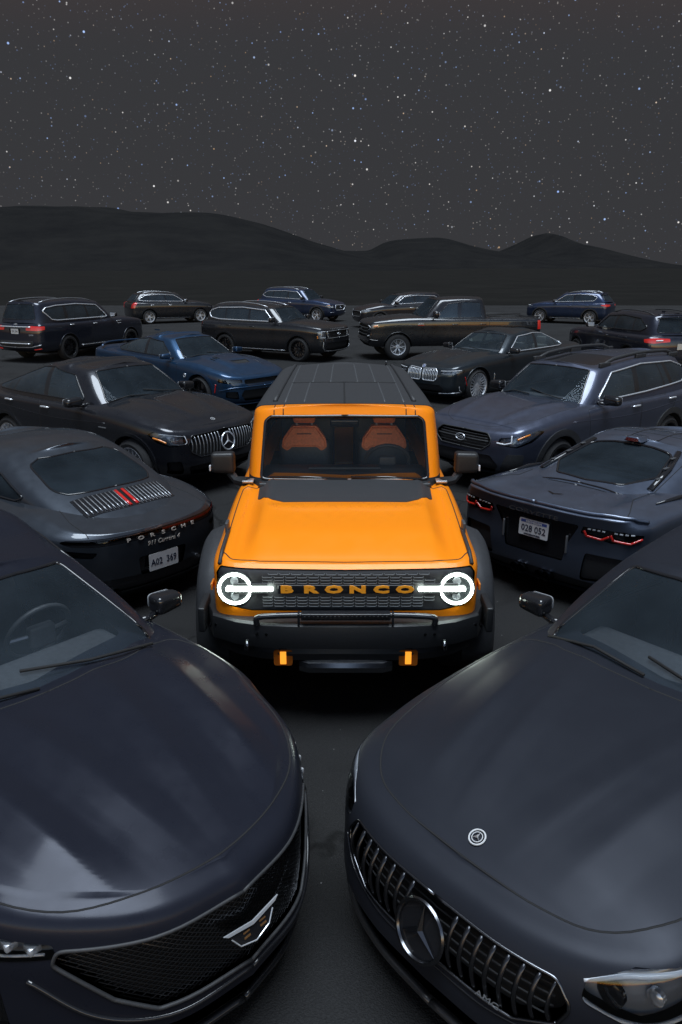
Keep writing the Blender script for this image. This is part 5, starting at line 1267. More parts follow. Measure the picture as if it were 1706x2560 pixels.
def corvette():
    L, W = 4.63, 1.94
    plan = [(0, 0), (.06, .36), (.24, .62), (.52, .82), (.9, .905), (1.4, .92), (2.2, .905), (2.9, .94), (3.5, .965), (4.0, .96), (4.3, .935), (4.48, .84), (4.58, .52), (4.63, 0)]
    lev = [dict(z=.14, s=.10, f=.12, r=.20), dict(z=.25, s=.03, f=.02, r=.08), dict(z=.42, s=.0, f=.0, r=.04), dict(z=[(0, .45), (1.2, .62), (3.4, .70), (4.63, .66)], s=.0, f=.0, r=.04, sharp=0),
           dict(z=[(0, .52), (1.0, .74), (2.2, .76), (3.4, .84), (4.3, .86), (4.63, .83)], s=[(0, .03), (2.2, .04), (3.4, .012), (4.6, .02)], f=.06, r=.015),
           dict(z=[(0, .56), (.9, .80), (1.9, .82), (3.0, .88), (3.6, .905), (4.3, .905), (4.63, .89)], s=[(0, .12), (2.2, .12), (3.4, .15), (4.1, .12), (4.6, .05)], f=.18, r=.0, sharp=1)]
    gh = [((.92, 0, .80), (1.78, 0, 1.185)), ((.98, .40, .80), (1.80, .26, 1.18)), ((1.20, .70, .79), (1.88, .47, 1.155)), ((1.65, .79, .79), (2.10, .54, 1.18)), ((2.4, .80, .80), (2.35, .56, 1.20)), ((3.1, .80, .84), (2.55, .55, 1.195)),
          ((3.70, .70, .885), (2.70, .48, 1.185)), ((4.0, .38, .90), (2.76, .26, 1.205)), ((4.05, 0, .90), (2.78, 0, 1.21))]
    def bump(d, y, s): return .030 * np.exp(-((y - .66) / .10) ** 2) * np.clip((d - 3.3) / .4, 0, 1) * np.clip((4.6 - d) / .3, 0, 1) + .05 * np.exp(-((y - .70) / .14) ** 2) * np.clip((1.5 - d) / .6, 0, 1) * np.clip((d - .3) / .4, 0, 1)
    sp = dict(L=L, W=W, H=1.235, WB=2.72, FO=1.0, wd=.69, ww=.30, plan=plan, lev=lev, crown=[(.15, 0), (.5, .06), (1.0, .05), (3.4, .04), (4.3, .03), (4.63, .012)], p=2.2, bump=bump, gh=gh, bulge=.02, rcrown=.028, r1=.12, r2=.2, paint='paint_storm', glass='glass_dark', rim=('twin', 'alloy_dark', 5), N=130, m=5,
              ws=[(-.1, .83), (.35, .825), (.60, .83), (.42, 1.12), (-.1, 1.15)], dlo=[(1.50, .85), (2.0, 1.09), (2.35, 1.13), (2.68, 1.08), (3.02, .90), (2.9, .87)], dlot=.009, doors=[[(1.42, .26), (1.36, .80), (2.60, .82), (2.80, .60), (2.55, .26)]],
              regs=[(('b', 'R', [(-.1, .44), (.30, .44), (.34, .62), (.44, .80), (-.1, .80)], 'rear_panel', 'gloss_black'), dict(pair=False, d=-.02, face=.1, r=.02)),
                    (('b', 150, [(4.58, .46, .735), (4.50, .70, .69), (4.42, .86, .70), (4.34, .92, .775), (4.48, .80, .805), (4.58, .48, .800)], 'tail_light', 'gloss_black'), dict(d=-.02, face=.05, r=.012, lens='lens')),
                    (('b', 'R', [(.46, .30), (.80, .34), (.84, .56), (.50, .56)], 'rear_vent', 'plastic'), dict(d=-.03, face=.1)),
                    (('b', 'R', [(-.1, .20), (.70, .20), (.76, .28), (-.1, .32)], 'diffuser', 'plastic'), dict(pair=False, d=-.01, face=-.1)),
                    (('g', 'T', [(2.86, -.1), (2.88, .20), (2.92, .43), (3.40, .52), (3.72, .34), (3.78, -.1)], 'engine_cover_glass', 'glass_tint'), dict(pair=False, d=-.006, face=.2, r=.09, trim=(.013, 'gloss_black', 'engine_cover_frame')))])
    c = build('sports_car', 'blue grey low mid engined sports car with glazed engine cover and red chevron lamps', POSE['c8'], sp, 'car', 'parked cars')
    tl = c.parts['tail_light']
    for (a, b_) in (((.48, .72), None), ((.70, .70), None)):
        y0 = a[0]; P = [(y0, .762), (y0 + .02, .718), (y0 + .15, .706), (y0 + .21, .745)]
        c.strip('light_chevron', 'R', P, .012, 'red_lens', tl, .0)
        for k in range(4): c.strip('reverse_led', 'R', [(y0 + .03 + .04 * k, .782), (y0 + .055 + .04 * k, .782)], .009, 'lampwhite', tl, -.006, n=3)
    plate(c, False, .665, 0, [('028 052', 0, -.010, .085, 'ink', .92), ('MICHIGAN', 0, .055, .026, 'plate_white', 1.3), ('MANUFACTURER', -.01, -.062, .018, 'ink', 1.2)], band='ink_blue', off=-.006, tilt=.05)
    pl = c.root.children[-1]
    g = Geo(); g.prism([(-.014, -.03), (-.010, .012), (0, -.008), (.010, .012), (.014, -.03), (.008, -.03), (0, -.018), (-.008, -.03)], 2, .0045, .006); g.done('plate_emblem', 'ink', pl)
    text_obj('lettering', 'CORVETTE', .05, 'plastic', c.root, c.on('R', 0, .822, .003)[0], (-1, 0, .1), (0, 0, 1), 2.1, .002)
    # crossed-flags badge on the deck: two slim wings
    p, n = c.on('T', 4.30, 0, .003); G = Geo()
    for s_ in (1, -1): G.add([(0, -.02, .003), (s_ * .085, .03, .003), (s_ * .06, .03, .006), (0, .0, .006)], [(0, 1, 2, 3)])
    o = G.done('emblem', 'darkchrome', c.root); o.matrix_local = frame(p, n, (1, 0, 0))
    # engine seen through the cover glass: red-free dark block with cross ribs, side vents and centre fin
    G = Geo()
    for k in range(9): G.box((c.X(2.98 + .08 * k), 0, 1.06 - .028 * k), (.03, .74 - .004 * k, .015))
    G.done('engine_bay', 'darkchrome', c.root)
    for sg in (1, -1):
        P = [c.on('T', d, y, .012, 'g')[0] * (1, sg, 1) for d, y in ((2.84, .45), (3.2, .53), (3.62, .57))]; o = tube('vent_surround', P, .030, 'gloss_black', c.root, n=6, flat=.5)
        for t in (.15, .45, .75):
            d = 2.9 + .7 * t; y = .46 + .12 * t; q = c.on('T', d, y, .024, 'g')[0] * (1, sg, 1); rbox('vent_fin', tuple(q), (.10, .030, .012), 'plastic_grey', o, bev=.004)
        P = [c.on('T', d, y, .010)[0] * (1, sg, 1) for d, y in ((3.1, .80), (3.5, .80), (3.9, .77))]; tube('shoulder_vent', P, [.006, .022, .006], 'gloss_black', c.root, n=6)
        c_ = c.on('R', .33, .60, .004)[0] * (1, sg, 1); rbox('rear_garnish', tuple(c_), (.02, .016, .16), 'satin', c.root, bev=.004)
        for yy in (.10, .17):
            V, F = tube_geo([(c.X(4.42), sg * yy, .26), (c.X(4.60), sg * yy, .26)], .045, 16); mesh('exhaust_tip', V, F[:-2], 'darkchrome', c.root)
    q = c.on('T', 2.80, 0, .03, 'g')[0]; rbox('roof_fin', tuple(q), (.22, .20, .055), 'paint_storm', c.root, bev=.02, taper=lambda x, y, z: (x, y * (1 - .45 * (z > 0)), z * (1 if x < 0 else .6)))
    g = Geo(); g.box(tuple(q + (-.112, 0, -.002)), (.008, .13, .030)); g.done('brake_lamp', 'dark_red', c.root)
    for k in range(4):
        d0 = 3.84 + .055 * k; c.strip('deck_louvre', 'T', [(d0, .0), (d0 + .01, .22), (d0 + .03, .40 - .03 * k)], .009, 'gloss_black', None, .002, n=6, sh='g')
    c.strip('spoiler', 'T', [(4.585, .0), (4.57, .3), (4.52, .60), (4.44, .80), (4.30, .905)], .020, 'paint_storm', None, .012, smooth=True)
    for d0 in (1.95, 2.45): c.strip('panel_gap', 'T', [(d0, 0), (d0 + .02, .44)], .004, 'seam', None, 0, sh='g')
    c.strip('roof_seam', 'T', [(1.9, .16), (2.75, .16)], .006, 'gloss_black', None, 0, sh='g'); c.strip('panel_gap', 'T', [(3.72, .62), (3.98, .60), (4.30, .74), (4.50, .80)], .004, 'seam', None, 0)
    c.strip('panel_gap', 'T', [(1.9, .47), (2.6, .50), (3.0, .58), (3.72, .62)], .004, 'seam', None, 0, sh='g')
    add_mirrors(c, 1.45, 1.0, .93, (.13, .20, .12)); return c
# ------------------------------------------------------------------ back rows
LOW = dict(N=84, m=3, T=11, NG=72)
def charger():
    L, W = 5.10, 1.98
    sp = std(L, W, .15, .74, .975, .97, 1.09, 1.50, fr=.13, rr=.12, hf=.12, hs=.12, crown=.06)
    wb, wt, rt, rb, yb, yt = (1.56, 1.0), (2.28, 1.415), (3.20, 1.43), (4.55, 1.06), .83, .585
    ss = lambda t: np.clip(t, 0, 1) ** 2 * (3 - 2 * np.clip(t, 0, 1))
    def bump(d, y, s): return .035 * ss((.52 - y) / .16) * ss((d - .35) / .25) * ss((1.75 - d) / .3) - .030 * np.exp(-((y) / .20) ** 4) * np.exp(-((d - .72) / .12) ** 4)
    sp.update(H=1.48, WB=3.06, FO=.97, wd=.71, ww=.30, paint='paint_blue', p=2.6, bump=bump, gh=ghs(wb, wt, rt, rb, yb, yt, .95, 1.44), ws=wsp(wb, wt, yb, yt), rw=rwp(rt, rb, yb, yt, .06), wsglass='glass_tint', glass='glass_dark', sglass=['glass_side', 'glass_side', 'glass_side'],
              dlo=[(2.02, 1.01), (2.50, 1.31), (3.0, 1.365), (3.6, 1.30), (4.12, 1.10), (3.95, 1.055)], pillars=[(2.98, 3.0, .10), (3.80, 3.68, .03)], hood=hoodp(L, W, 1.50, .12), rim=('twin', 'alloy_dark', 5), rd=.54, clad=.055, cladmat='paint_blue', **dict(LOW, N=110, m=4, T=18),
              doors=[[(1.72, .30), (1.66, .94), (2.96, .98), (2.96, .30)], [(2.98, .30), (2.98, .98), (4.0, 1.02), (3.78, .75), (3.52, .50), (3.48, .30)]], cut=[(1.7, -.1), (1.9, .6), (2.4, .68), (3.9, .68), (4.0, -.1)],
              regs=[(('b', 40, [(.10, .50, .61), (.24, .80, .605), (.42, .905, .63), (.40, .895, .695), (.22, .78, .695), (.10, .52, .675)], 'headlight', 'gloss_black'), dict(d=-.04, lens='lens', r=.02, face=.0)),
                    (('b', 'F', [(-.1, .58), (.48, .58), (.48, .67), (-.1, .675)], 'grille', 'seam'), dict(pair=False, d=-.05, face=.1)),
                    (('b', 'F', [(-.1, .24), (.48, .24), (.58, .36), (.50, .46), (-.1, .46)], 'lower_intake', 'seam'), dict(pair=False, d=-.05, face=.1)),
                    (('b', 'F', [(.62, .28), (.84, .32), (.84, .44), (.64, .44)], 'air_intake', 'seam'), dict(d=-.04, face=.1)),
                    (('b', 'T', [(.62, -.1), (.62, .19), (.80, .22), (.82, -.1)], 'hood_scoop', 'seam'), dict(pair=False, d=-.01, face=.3, r=.02))])
    c = build('muscle_sedan', 'bright blue muscle sedan with hood scoop, rear spoiler and flared arches', POSE['cha'], sp, 'car', 'parked cars')
    c.strip('splitter', 'F', [(0, .19), (.5, .19), (.80, .21), (.92, .26)], .016, 'paint_blue', None, .03, smooth=True)
    c.strip('bumper_crease', 'F', [(0, .52), (.5, .52), (.80, .50), (.90, .45)], .014, 'paint_blue', None, .006, smooth=True)
    c.strip('side_marker', 'S', [(.46, .58), (.50, .40)], .014, 'red_lens', None, .004)
    for y in (.34, .40, .46):
        for sg in (1, -1):
            P = [c.on('T', d, y, .006)[0] * (1, sg, 1) for d in (1.0, 1.14)]; tube('hood_vent', P, .010, 'seam', c.root)
    P = [(c.X(4.95 - .35 * (abs(y) / .86) ** 4), y, 1.165 - .06 * (abs(y) / .86) ** 3) for y in np.linspace(-.86, .86, 21)]; tube('rear_spoiler', P, .030, 'paint_blue', c.root, n=6, flat=.6)
    h = c.on('S', 1.38, .70, .006)
    for sg in (1, -1): P = h[0] * (1, sg, 1); o = oval(c, P, (0, sg, 0), (0, 0, 1), .036, .036, 'chrome', .006, None, [[(-.02, -.02), (.0, .02), (.02, -.01)]])
    add_mirrors(c, 1.96, 1.04, 1.06, (.15, .22, .13)); add_handles(c, [(2.80, .86), (3.80, .88)], 'paint_blue'); interior(c, 1.9, 2.85, 1.0, 'leather_black', half=.6)
    g = Geo(); g.box((c.X(3.6), .0, 1.475), (.16, .03, .03)); g.done('roof_antenna', 'paint_blue', c.root); wipers(c, 1.60, .55, 1.70, -.1); return c
def seven():
    L, W = 5.27, 1.90
    sp = std(L, W, .17, .80, .985, .98, 1.06, 1.60, fr=.10, rr=.11, hf=.13, hs=.12, crown=.065)
    wb, wt, rt, rb, yb, yt = (1.66, 1.0), (2.42, 1.415), (3.65, 1.42), (4.66, 1.05), .83, .59
    def bump(d, y, s): return .020 * np.exp(-((y - (.16 + .24 * d)) / .06) ** 2) * np.clip((d - .2) / .4, 0, 1) * np.clip((1.9 - d) / .3, 0, 1)
    kd = [(.035, .50), (.36, .50), (.42, .56), (.42, .70), (.36, .765), (.035, .745)]
    sp.update(H=1.49, WB=3.21, FO=.87, wd=.74, paint='paint_green', p=2.6, bump=bump, gh=ghs(wb, wt, rt, rb, yb, yt, .96, 1.45), ws=wsp(wb, wt, yb, yt), rw=rwp(rt, rb, yb, yt), wsglass='glass_near', glass='glass_tint', sglass=['glass_side', 'glass_side', 'glass_side'],
              dlo=[(2.10, 1.01), (2.62, 1.325), (3.2, 1.38), (3.85, 1.34), (4.38, 1.14), (4.42, 1.06), (4.2, 1.035)], dlom='chrome', dlot=.012, pillars=[(3.18, 3.22, .11), (4.06, 3.96, .04)], hood=hoodp(L, W, 1.60, .13), rim=('multi', 'alloy', 20), rd=.56, **dict(LOW, N=110, m=4, T=16), cut=[(1.7, -.1), (1.95, .6), (2.5, .70), (4.2, .7), (4.35, -.1)],
              doors=[[(1.80, .30), (1.74, .94), (3.16, .98), (3.16, .30)], [(3.18, .30), (3.18, .98), (4.30, 1.02), (4.05, .75), (3.72, .50), (3.66, .30)]],
              regs=[(('b', 'F', kd, 'grille', 'seam'), dict(d=-.05, face=.1, r=.04, trim=(.013, 'chrome', 'grille_surround'))),
                    (('b', 40, [(.10, .48, .655), (.20, .70, .65), (.40, .87, .70), (.44, .88, .745), (.22, .74, .735), (.10, .50, .725)], 'headlight', 'lamp_inner'), dict(d=-.04, lens='lens', r=.015, face=.0)),
                    (('b', 'F', [(-.1, .26), (.52, .26), (.60, .34), (.50, .42), (-.1, .42)], 'lower_intake', 'seam'), dict(pair=False, d=-.04, face=.1)),
                    (('b', 140, [(5.20, .45, .80), (4.98, .86, .82), (4.92, .88, .86), (5.20, .45, .86)], 'tail_light', 'red_lens'), dict(face=.0, r=.01, lens='lens'))])
    c = build('luxury_sedan', 'long black sedan with twin kidney grille, cream seats and many spoked wheels', POSE['b7'], sp, 'car', 'parked cars')
    for sg, gp in zip((1, -1), c.parts['grille']): slats(c, gp, [sg * y for y in np.linspace(.07, .385, 8)], kd, .0075, 'chrome')
    p, n = c.on('F', 0, .785, .012); oval(c, p, (1, 0, .7), (-.7, 0, 1), .042, .042, 'chrome', .007, 'ink_blue', [[(-.03, 0), (.03, 0)], [(0, -.03), (0, .03)]])
    hl = c.parts['headlight']; c.strip('light_strip', 'F', [(.50, .725), (.68, .732), (.86, .745)], .009, 'lampwhite', hl, -.004); c.strip('light_strip', 'F', [(.52, .668), (.70, .668), (.84, .70)], .007, 'lampwhite', hl, -.004); projectors(c, [(.60, .695), (.72, .70)], .022)
    c.strip('bumper_garnish', 'F', [(.46, .24), (.66, .25), (.84, .27), (.85, .40)], .010, 'chrome', None, .006); c.strip('side_marker', 'S', [(.44, .60), (.50, .40)], .010, 'red_lens', None, .003)
    c.strip('side_vent', 'S', [(1.42, .60), (1.40, .42), (1.36, .38), (2.9, .36)], .007, 'satin', None, .004)
    add_mirrors(c, 2.06, 1.0, 1.06, (.15, .23, .14), 'gloss_black'); add_handles(c, [(2.98, .86), (4.05, .88)], 'paint_green')
    interior(c, 2.0, 3.0, 1.02, 'leather_cream', half=.62, rowd=.88); wipers(c, 1.70, .55, 1.80, -.1); return c
def suv(name, label, key, L, W, H, WB, FO, wd, pt, gc=.28, nose=.96, cowl=1.12, tail=1.14, cd=1.3, wb=None, wt=None, rt=None, rb=None, yb=.85, yt=.64, dlo=None, pillars=(), dlom='chrome', glass='glass_dark', sg=None, fr=.09, rr=.08, regs=(), clad=.06, cladmat='plastic', sill=.42, rim=('five', 'alloy', 5), hf=.13, ws='glass_tint', more=None, rails='satin', rcrown=.05, low=LOW, handles='chrome', dlot=.014, mirror='gloss_black', rwlo=.06):
    sp = std(L, W, gc, nose, cowl, cowl - .02, tail, cd, fr=fr, rr=rr, hf=hf, hs=.10, crown=.07)
    be = dlo[0][1] - .07
    sp.update(H=H, WB=WB, FO=FO, wd=wd, paint=pt, p=2.6, gh=ghs(wb, wt, rt, rb, yb, yt, be, max(wt[1], rt[1]) + .02), rcrown=rcrown, ws=wsp(wb, wt, yb, yt), rw=rwp(rt, rb, yb, yt, rwlo), wsglass=ws, glass=glass, dlo=dlo, dlom=dlom, dlot=dlot, pillars=list(pillars), hood=hoodp(L, W, cd, hf), rim=rim, sill=sill if clad else 0, clad=clad, cladmat=cladmat, regs=list(regs), **low)
    sp['sglass'] = sg or 'glass_privacy'
    ra = FO + WB; dm = pillars[0][0] if pillars else L * .55
    sp['doors'] = [[(cd + .22, gc + .08), (cd + .16, be), (dm - .01, be + .01), (dm - .01, gc + .08)], [(dm + .01, gc + .08), (dm + .01, be + .01), (ra + .02, be + .02), (ra - .1, wd * .5 + .46), (ra - .44, wd * .7), (ra - .46, gc + .08)]]
    c = build(name, label, POSE[key], sp, 'car', 'parked cars')
    add_mirrors(c, cd + .48, W / 2 + .07, dlo[0][1] + .07, (.15, .23, .17), mirror); add_handles(c, [(dm - .18, be - .10), (ra - .18, be - .08)], handles)
    if rails: rail(c, wt[0] + .25, rt[0] - .15, yt * .86, .05, rails)
    return c
def qx80():
    c = suv('full_size_suv', 'large black suv seen from behind with chrome tailgate bar and white licence plate', 'qx', 5.34, 2.03, 1.925, 3.075, .98, .80, 'paint_midnight', .34, 1.06, 1.20, 1.20, 1.45, (1.50, 1.22), (2.20, 1.80), (4.98, 1.83), (5.24, 1.22), .90, .70,
            [(2.0, 1.26), (2.45, 1.66), (3.4, 1.73), (4.3, 1.71), (4.72, 1.66), (4.88, 1.56), (4.62, 1.30), (4.4, 1.27)], [(2.98, 3.02, .09), (3.98, 3.96, .13)], rr=.07, clad=0, rim=('multi', 'alloy_dark', 14), dlot=.018, rwlo=.10,
            regs=[(('b', 150, [(5.33, .46, 1.00), (5.26, .86, .99), (5.10, .99, 1.02), (5.10, .99, 1.12), (5.30, .60, 1.13), (5.33, .46, 1.10)], 'tail_light', 'red_lit'), dict(face=.0, r=.02, lens='lens', d=.01)),
                  (('b', 'R', [(-.1, .52), (.62, .52), (.70, .60), (.66, .68), (-.1, .68)], 'bumper_step', 'plastic'), dict(pair=False, d=.03, face=.0)),
                  (('b', 'R', [(-.1, .88), (.20, .88), (.23, 1.05), (-.1, 1.05)], 'plate_recess', 'gloss_black'), dict(pair=False, d=-.03, face=.1))])
    V, F = tube_geo(c.line('R', [(-.62, 1.10), (.62, 1.10)], .015, 20), .032, 6, flat=.7); mesh('tailgate_bar', V, F, 'chrome', c.root)
    plate(c, False, .965, 0, [('SDL 254', 0, -.005, .080, 'ink', .82)], off=.0)
    V, F = tube_geo(c.line('R', [(-.60, .60), (.60, .60)], .045, 14), .030, 6, flat=.6); mesh('bumper_trim', V, F, 'chrome', c.root)
    c.strip('bumper_garnish', 'R', [(.0, .48), (.6, .50), (.92, .56)], .020, 'satin', None, .015); c.strip('reflector', 'R', [(.66, .42), (.90, .45)], .018, 'red_lit', None, .008)
    p, n = c.on('R', 0, 1.17, .006); G = Geo(); G.tube([(.055 * math.cos(a), .028 * math.sin(a), .003) for a in np.linspace(-1.2, 4.34, 20)], .006, 5); G.tube([(-.02, -.026, .003), (0, .006, .003), (.02, -.026, .003)], .005, 5); o = G.done('emblem', 'chrome', c.root); o.matrix_local = frame(p, n, (0, 0, 1))
    h = c.on('R', .62, .86, .006); text_obj('lettering', 'QX80', .06, 'chrome', c.root, h[0] * (1, -1, 1), (-1, 0, 0), (0, 0, 1), 1.3, .003)
    c.strip('fender_vent', 'S', [(1.46, 1.10), (1.70, 1.10), (1.66, 1.02), (1.50, 1.02)], .010, 'chrome', None, .006); c.strip('sill_trim', 'S', [(1.5, .44), (3.5, .44)], .010, 'chrome', None, .012)
    c.strip('rear_wiper', 'R', [(0, 1.32), (.36, 1.33)], .010, 'seam', None, .01, sh='g', pair=False)
    return c
def xt4():
    c = suv('crossover', 'small black crossover with silver wheels in the back row, behind the large black suv', 'xt', 4.60, 1.88, 1.63, 2.78, .90, .72, 'paint_black', .26, .92, 1.07, 1.10, 1.20, (1.30, 1.08), (1.98, 1.52), (4.05, 1.54), (4.50, 1.12), .84, .63,
            [(1.72, 1.11), (2.25, 1.43), (3.0, 1.48), (3.75, 1.44), (4.22, 1.22), (3.9, 1.17)], [(2.72, 2.76, .09), (3.68, 3.60, .04)], clad=.03, cladmat='gloss_black', sill=.36, rim=('twin', 'alloy', 5),
            regs=[(('b', 140, [(4.55, .62, .80), (4.40, .86, .82), (4.30, .90, 1.06), (4.42, .84, 1.10), (4.50, .70, 1.0)], 'tail_light', 'red_lens'), dict(face=.0, r=.02, lens='lens', d=.008)), (('b', 45, [(.10, .60, .74), (.30, .82, .76), (.50, .88, .84), (.30, .80, .84), (.10, .60, .82)], 'headlight', 'lamp_inner'), dict(d=-.03, lens='lens', face=.0))])
    c.strip('sill_trim', 'S', [(1.4, .30), (3.3, .31)], .010, 'satin', None, .015)
    return c
def telluride():
    c = suv('large_suv', 'boxy black suv with chrome window line and stacked headlights, behind the blue sedan', 'tel', 5.0, 1.99, 1.76, 2.90, .94, .76, 'paint_black', .28, 1.05, 1.175, 1.16, 1.36, (1.46, 1.185), (2.06, 1.64), (4.55, 1.68), (4.90, 1.18), .88, .68,
            [(1.92, 1.20), (2.32, 1.54), (3.2, 1.61), (4.2, 1.58), (4.52, 1.50), (4.62, 1.40), (4.46, 1.27), (4.1, 1.22)], [(2.88, 2.90, .08), (3.85, 3.85, .05)], fr=.065, clad=.05, cladmat='gloss_black', sill=.36, rim=('y', 'alloy_dark', 8), ws='glass_near', sg=['glass_side', 'glass_privacy', 'glass_privacy'], dlot=.018, hf=.10, low=dict(LOW, N=100, m=4), handles='gloss_black',
            regs=[(('b', 'F', [(-.1, .74), (.60, .74), (.62, .95), (-.1, .96)], 'grille', 'seam'), dict(pair=False, d=-.04, face=.1, r=.03, trim=(.012, 'satin', 'grille_surround'))),
                  (('b', 40, [(.065, .64, .72), (.16, .82, .72), (.26, .90, .74), (.26, .90, .95), (.14, .80, .98), (.065, .64, .97)], 'headlight', 'lamp_inner'), dict(d=-.03, lens='lens', r=.02, face=.0)),
                  (('b', 'F', [(-.1, .36), (.62, .36), (.70, .50), (.62, .60), (-.1, .60)], 'lower_intake', 'seam'), dict(pair=False, d=-.04, face=.1)),
                  (('b', 140, [(4.98, .66, .90), (4.86, .92, .90), (4.82, .94, 1.12), (4.98, .68, 1.12)], 'tail_light', 'red_lens'), dict(face=.0, lens='lens'))])
    gp = c.parts['grille'][0]
    for z in (.785, .83, .875, .92): tube('grille_slat', c.line('F', [(-.56, z), (.56, z)], -.015, 16), .008, 'darkchrome', gp)
    hl = c.parts['headlight']; c.strip('light_strip', 'F', [(.68, .95), (.84, .95), (.86, .77), (.70, .76)], .010, 'lampwhite', hl, -.004); c.strip('turn_lamp', 'S', [(.24, .74), (.24, .82)], .020, 'amber', hl, -.004); projectors(c, [(.74, .91), (.74, .81)], .03)
    for k, ch in enumerate('TELLURIDE'):
        y = -.40 + .10 * k; h = c.on('F', abs(y), 1.012, .004); n = h[1] * (1, 1 if y >= 0 else -1, 1); text_obj('letter', ch, .050, 'satin', c.root, h[0] * (1, 1 if y >= 0 else -1, 1), n, (0, 0, 1), 1.3, .004)
    p, n = c.on('F', 0, .85, .012); oval(c, p, (1, 0, 0), (0, 0, 1), .072, .036, 'chrome', .007, 'gloss_black')
    c.strip('bumper_garnish', 'F', [(.80, .62), (.82, .46), (.72, .36), (.30, .34), (0, .34)], .014, 'satin', None, .008); c.strip('sill_trim', 'S', [(1.45, .34), (3.4, .34)], .010, 'chrome', None, .015)
    interior(c, 1.75, 2.65, 1.16, 'leather_black', half=.62); wipers(c, 1.50, .55, 1.58, -.1); return c
def ascent():
    c = suv('family_suv', 'navy blue suv with framed grille in the far row beside the pickup', 'asc', 5.0, 1.93, 1.82, 2.89, .97, .74, 'paint_navy', .30, .95, 1.12, 1.14, 1.32, (1.40, 1.13), (2.02, 1.66), (4.5, 1.70), (4.90, 1.16), .85, .65,
            [(1.84, 1.16), (2.30, 1.54), (3.1, 1.60), (4.2, 1.57), (4.60, 1.38), (4.3, 1.26)], [(2.84, 2.86, .09), (3.85, 3.8, .06)], rim=('y', 'alloy', 5), clad=.06, sill=.42, sg=['glass_side', 'glass_privacy', 'glass_privacy'],
            regs=[(('b', 'F', [(-.1, .62), (.42, .62), (.50, .74), (.42, .88), (-.1, .88)], 'grille', 'seam'), dict(pair=False, d=-.04, face=.1, r=.03, trim=(.020, 'chrome', 'grille_surround'))),
                  (('b', 40, [(.09, .56, .74), (.20, .76, .72), (.46, .89, .84), (.40, .88, .90), (.18, .74, .88), (.09, .57, .84)], 'headlight', 'lamp_inner'), dict(d=-.03, lens='lens', face=.0)),
                  (('b', 140, [(4.98, .60, 1.0), (4.82, .90, 1.0), (4.76, .92, 1.10), (4.96, .64, 1.12)], 'tail_light', 'red_lens'), dict(face=.0, lens='lens', d=.01))])
    hl = c.parts['headlight']; c.strip('light_strip', 'F', [(.80, .80), (.68, .76), (.68, .85)], .018, 'lampwhite', hl, -.002); c.strip('turn_lamp', 'F', [(.80, .86), (.87, .88)], .014, 'amber', hl, -.002)
    gp = c.parts['grille'][0]
    for z in (.70, .75, .80): tube('grille_slat', c.line('F', [(-.42, z), (.42, z)], -.01, 12), .010, 'plastic', gp)
    p, n = c.on('F', 0, .755, .012); oval(c, p, (1, 0, 0), (0, 0, 1), .07, .038, 'chrome', .008, 'ink_blue'); c.strip('fog_trim', 'F', [(.62, .50), (.80, .52)], .012, 'chrome', None, .004); return c
def dark_suv():
    c = suv('dark_crossover', 'dark crossover half hidden behind the black pickup truck cab', 'suv', 4.70, 1.86, 1.70, 2.75, .95, .72, 'paint_dark', .28, .90, 1.08, 1.12, 1.28, (1.36, 1.09), (2.05, 1.56), (4.2, 1.60), (4.62, 1.14), .83, .63,
            [(1.80, 1.12), (2.30, 1.46), (3.0, 1.52), (3.9, 1.48), (4.3, 1.30), (4.0, 1.20)], [(2.78, 2.82, .09), (3.70, 3.62, .06)], rim=('twin', 'alloy_dark', 5), clad=.06, rails=None,
            regs=[(('b', 'F', [(-.1, .56), (.50, .56), (.58, .70), (.50, .80), (-.1, .82)], 'grille', 'seam'), dict(pair=False, d=-.04, face=.1, r=.03, trim=(.014, 'satin', 'grille_surround'))),
                  (('b', 40, [(.10, .56, .76), (.24, .78, .74), (.50, .88, .84), (.40, .86, .88), (.20, .74, .85), (.10, .57, .82)], 'headlight', 'lamp_inner'), dict(d=-.03, lens='lens', face=.0))])
    c.strip('light_strip', 'F', [(.58, .83), (.72, .85), (.86, .865)], .012, 'lampwhite', c.parts['headlight'], -.002); c.strip('light_strip', 'F', [(.60, .78), (.74, .775), (.82, .80)], .010, 'lampwhite', c.parts['headlight'], -.002); return c
def sportage():
    c = suv('compact_suv', 'blue compact suv with bright machined wheels at far right row', 'spo', 4.48, 1.855, 1.655, 2.67, .91, .71, 'paint_navy', .27, .90, 1.05, 1.10, 1.22, (1.30, 1.06), (2.0, 1.54), (3.95, 1.56), (4.40, 1.14), .83, .62,
            [(1.66, 1.09), (2.20, 1.44), (2.9, 1.50), (3.6, 1.46), (3.86, 1.36), (3.72, 1.18)], [(2.66, 2.70, .09)], rim=('y', 'alloy', 5), clad=.045, sill=.36, handles='paint_navy', sg=['glass_side', 'glass_privacy'],
            regs=[(('b', 40, [(.12, .52, .84), (.26, .76, .80), (.52, .86, .90), (.44, .84, .94), (.24, .72, .92), (.14, .54, .90)], 'headlight', 'lamp_inner'), dict(d=-.03, lens='lens', face=.0)),
                  (('b', 145, [(4.47, .40, .93), (4.34, .80, .90), (4.12, .895, .96), (4.14, .89, 1.0), (4.34, .80, 1.02), (4.47, .42, 1.0)], 'tail_light', 'red_lit'), dict(face=.0, lens='lens', d=.006))])
    c.strip('light_strip', 'F', [(.58, .90), (.74, .90), (.80, .92)], .016, 'lampwhite', c.parts['headlight'], -.002); c.strip('sill_trim', 'S', [(1.45, .30), (3.1, .31)], .012, 'chrome', None, .015)
    P = [(c.X(4.10 - .10 * (abs(y) / .55) ** 2), y, 1.555) for y in np.linspace(-.55, .55, 11)]; tube('roof_spoiler', P, .030, 'paint_navy', c.root, n=6, flat=.7); return c
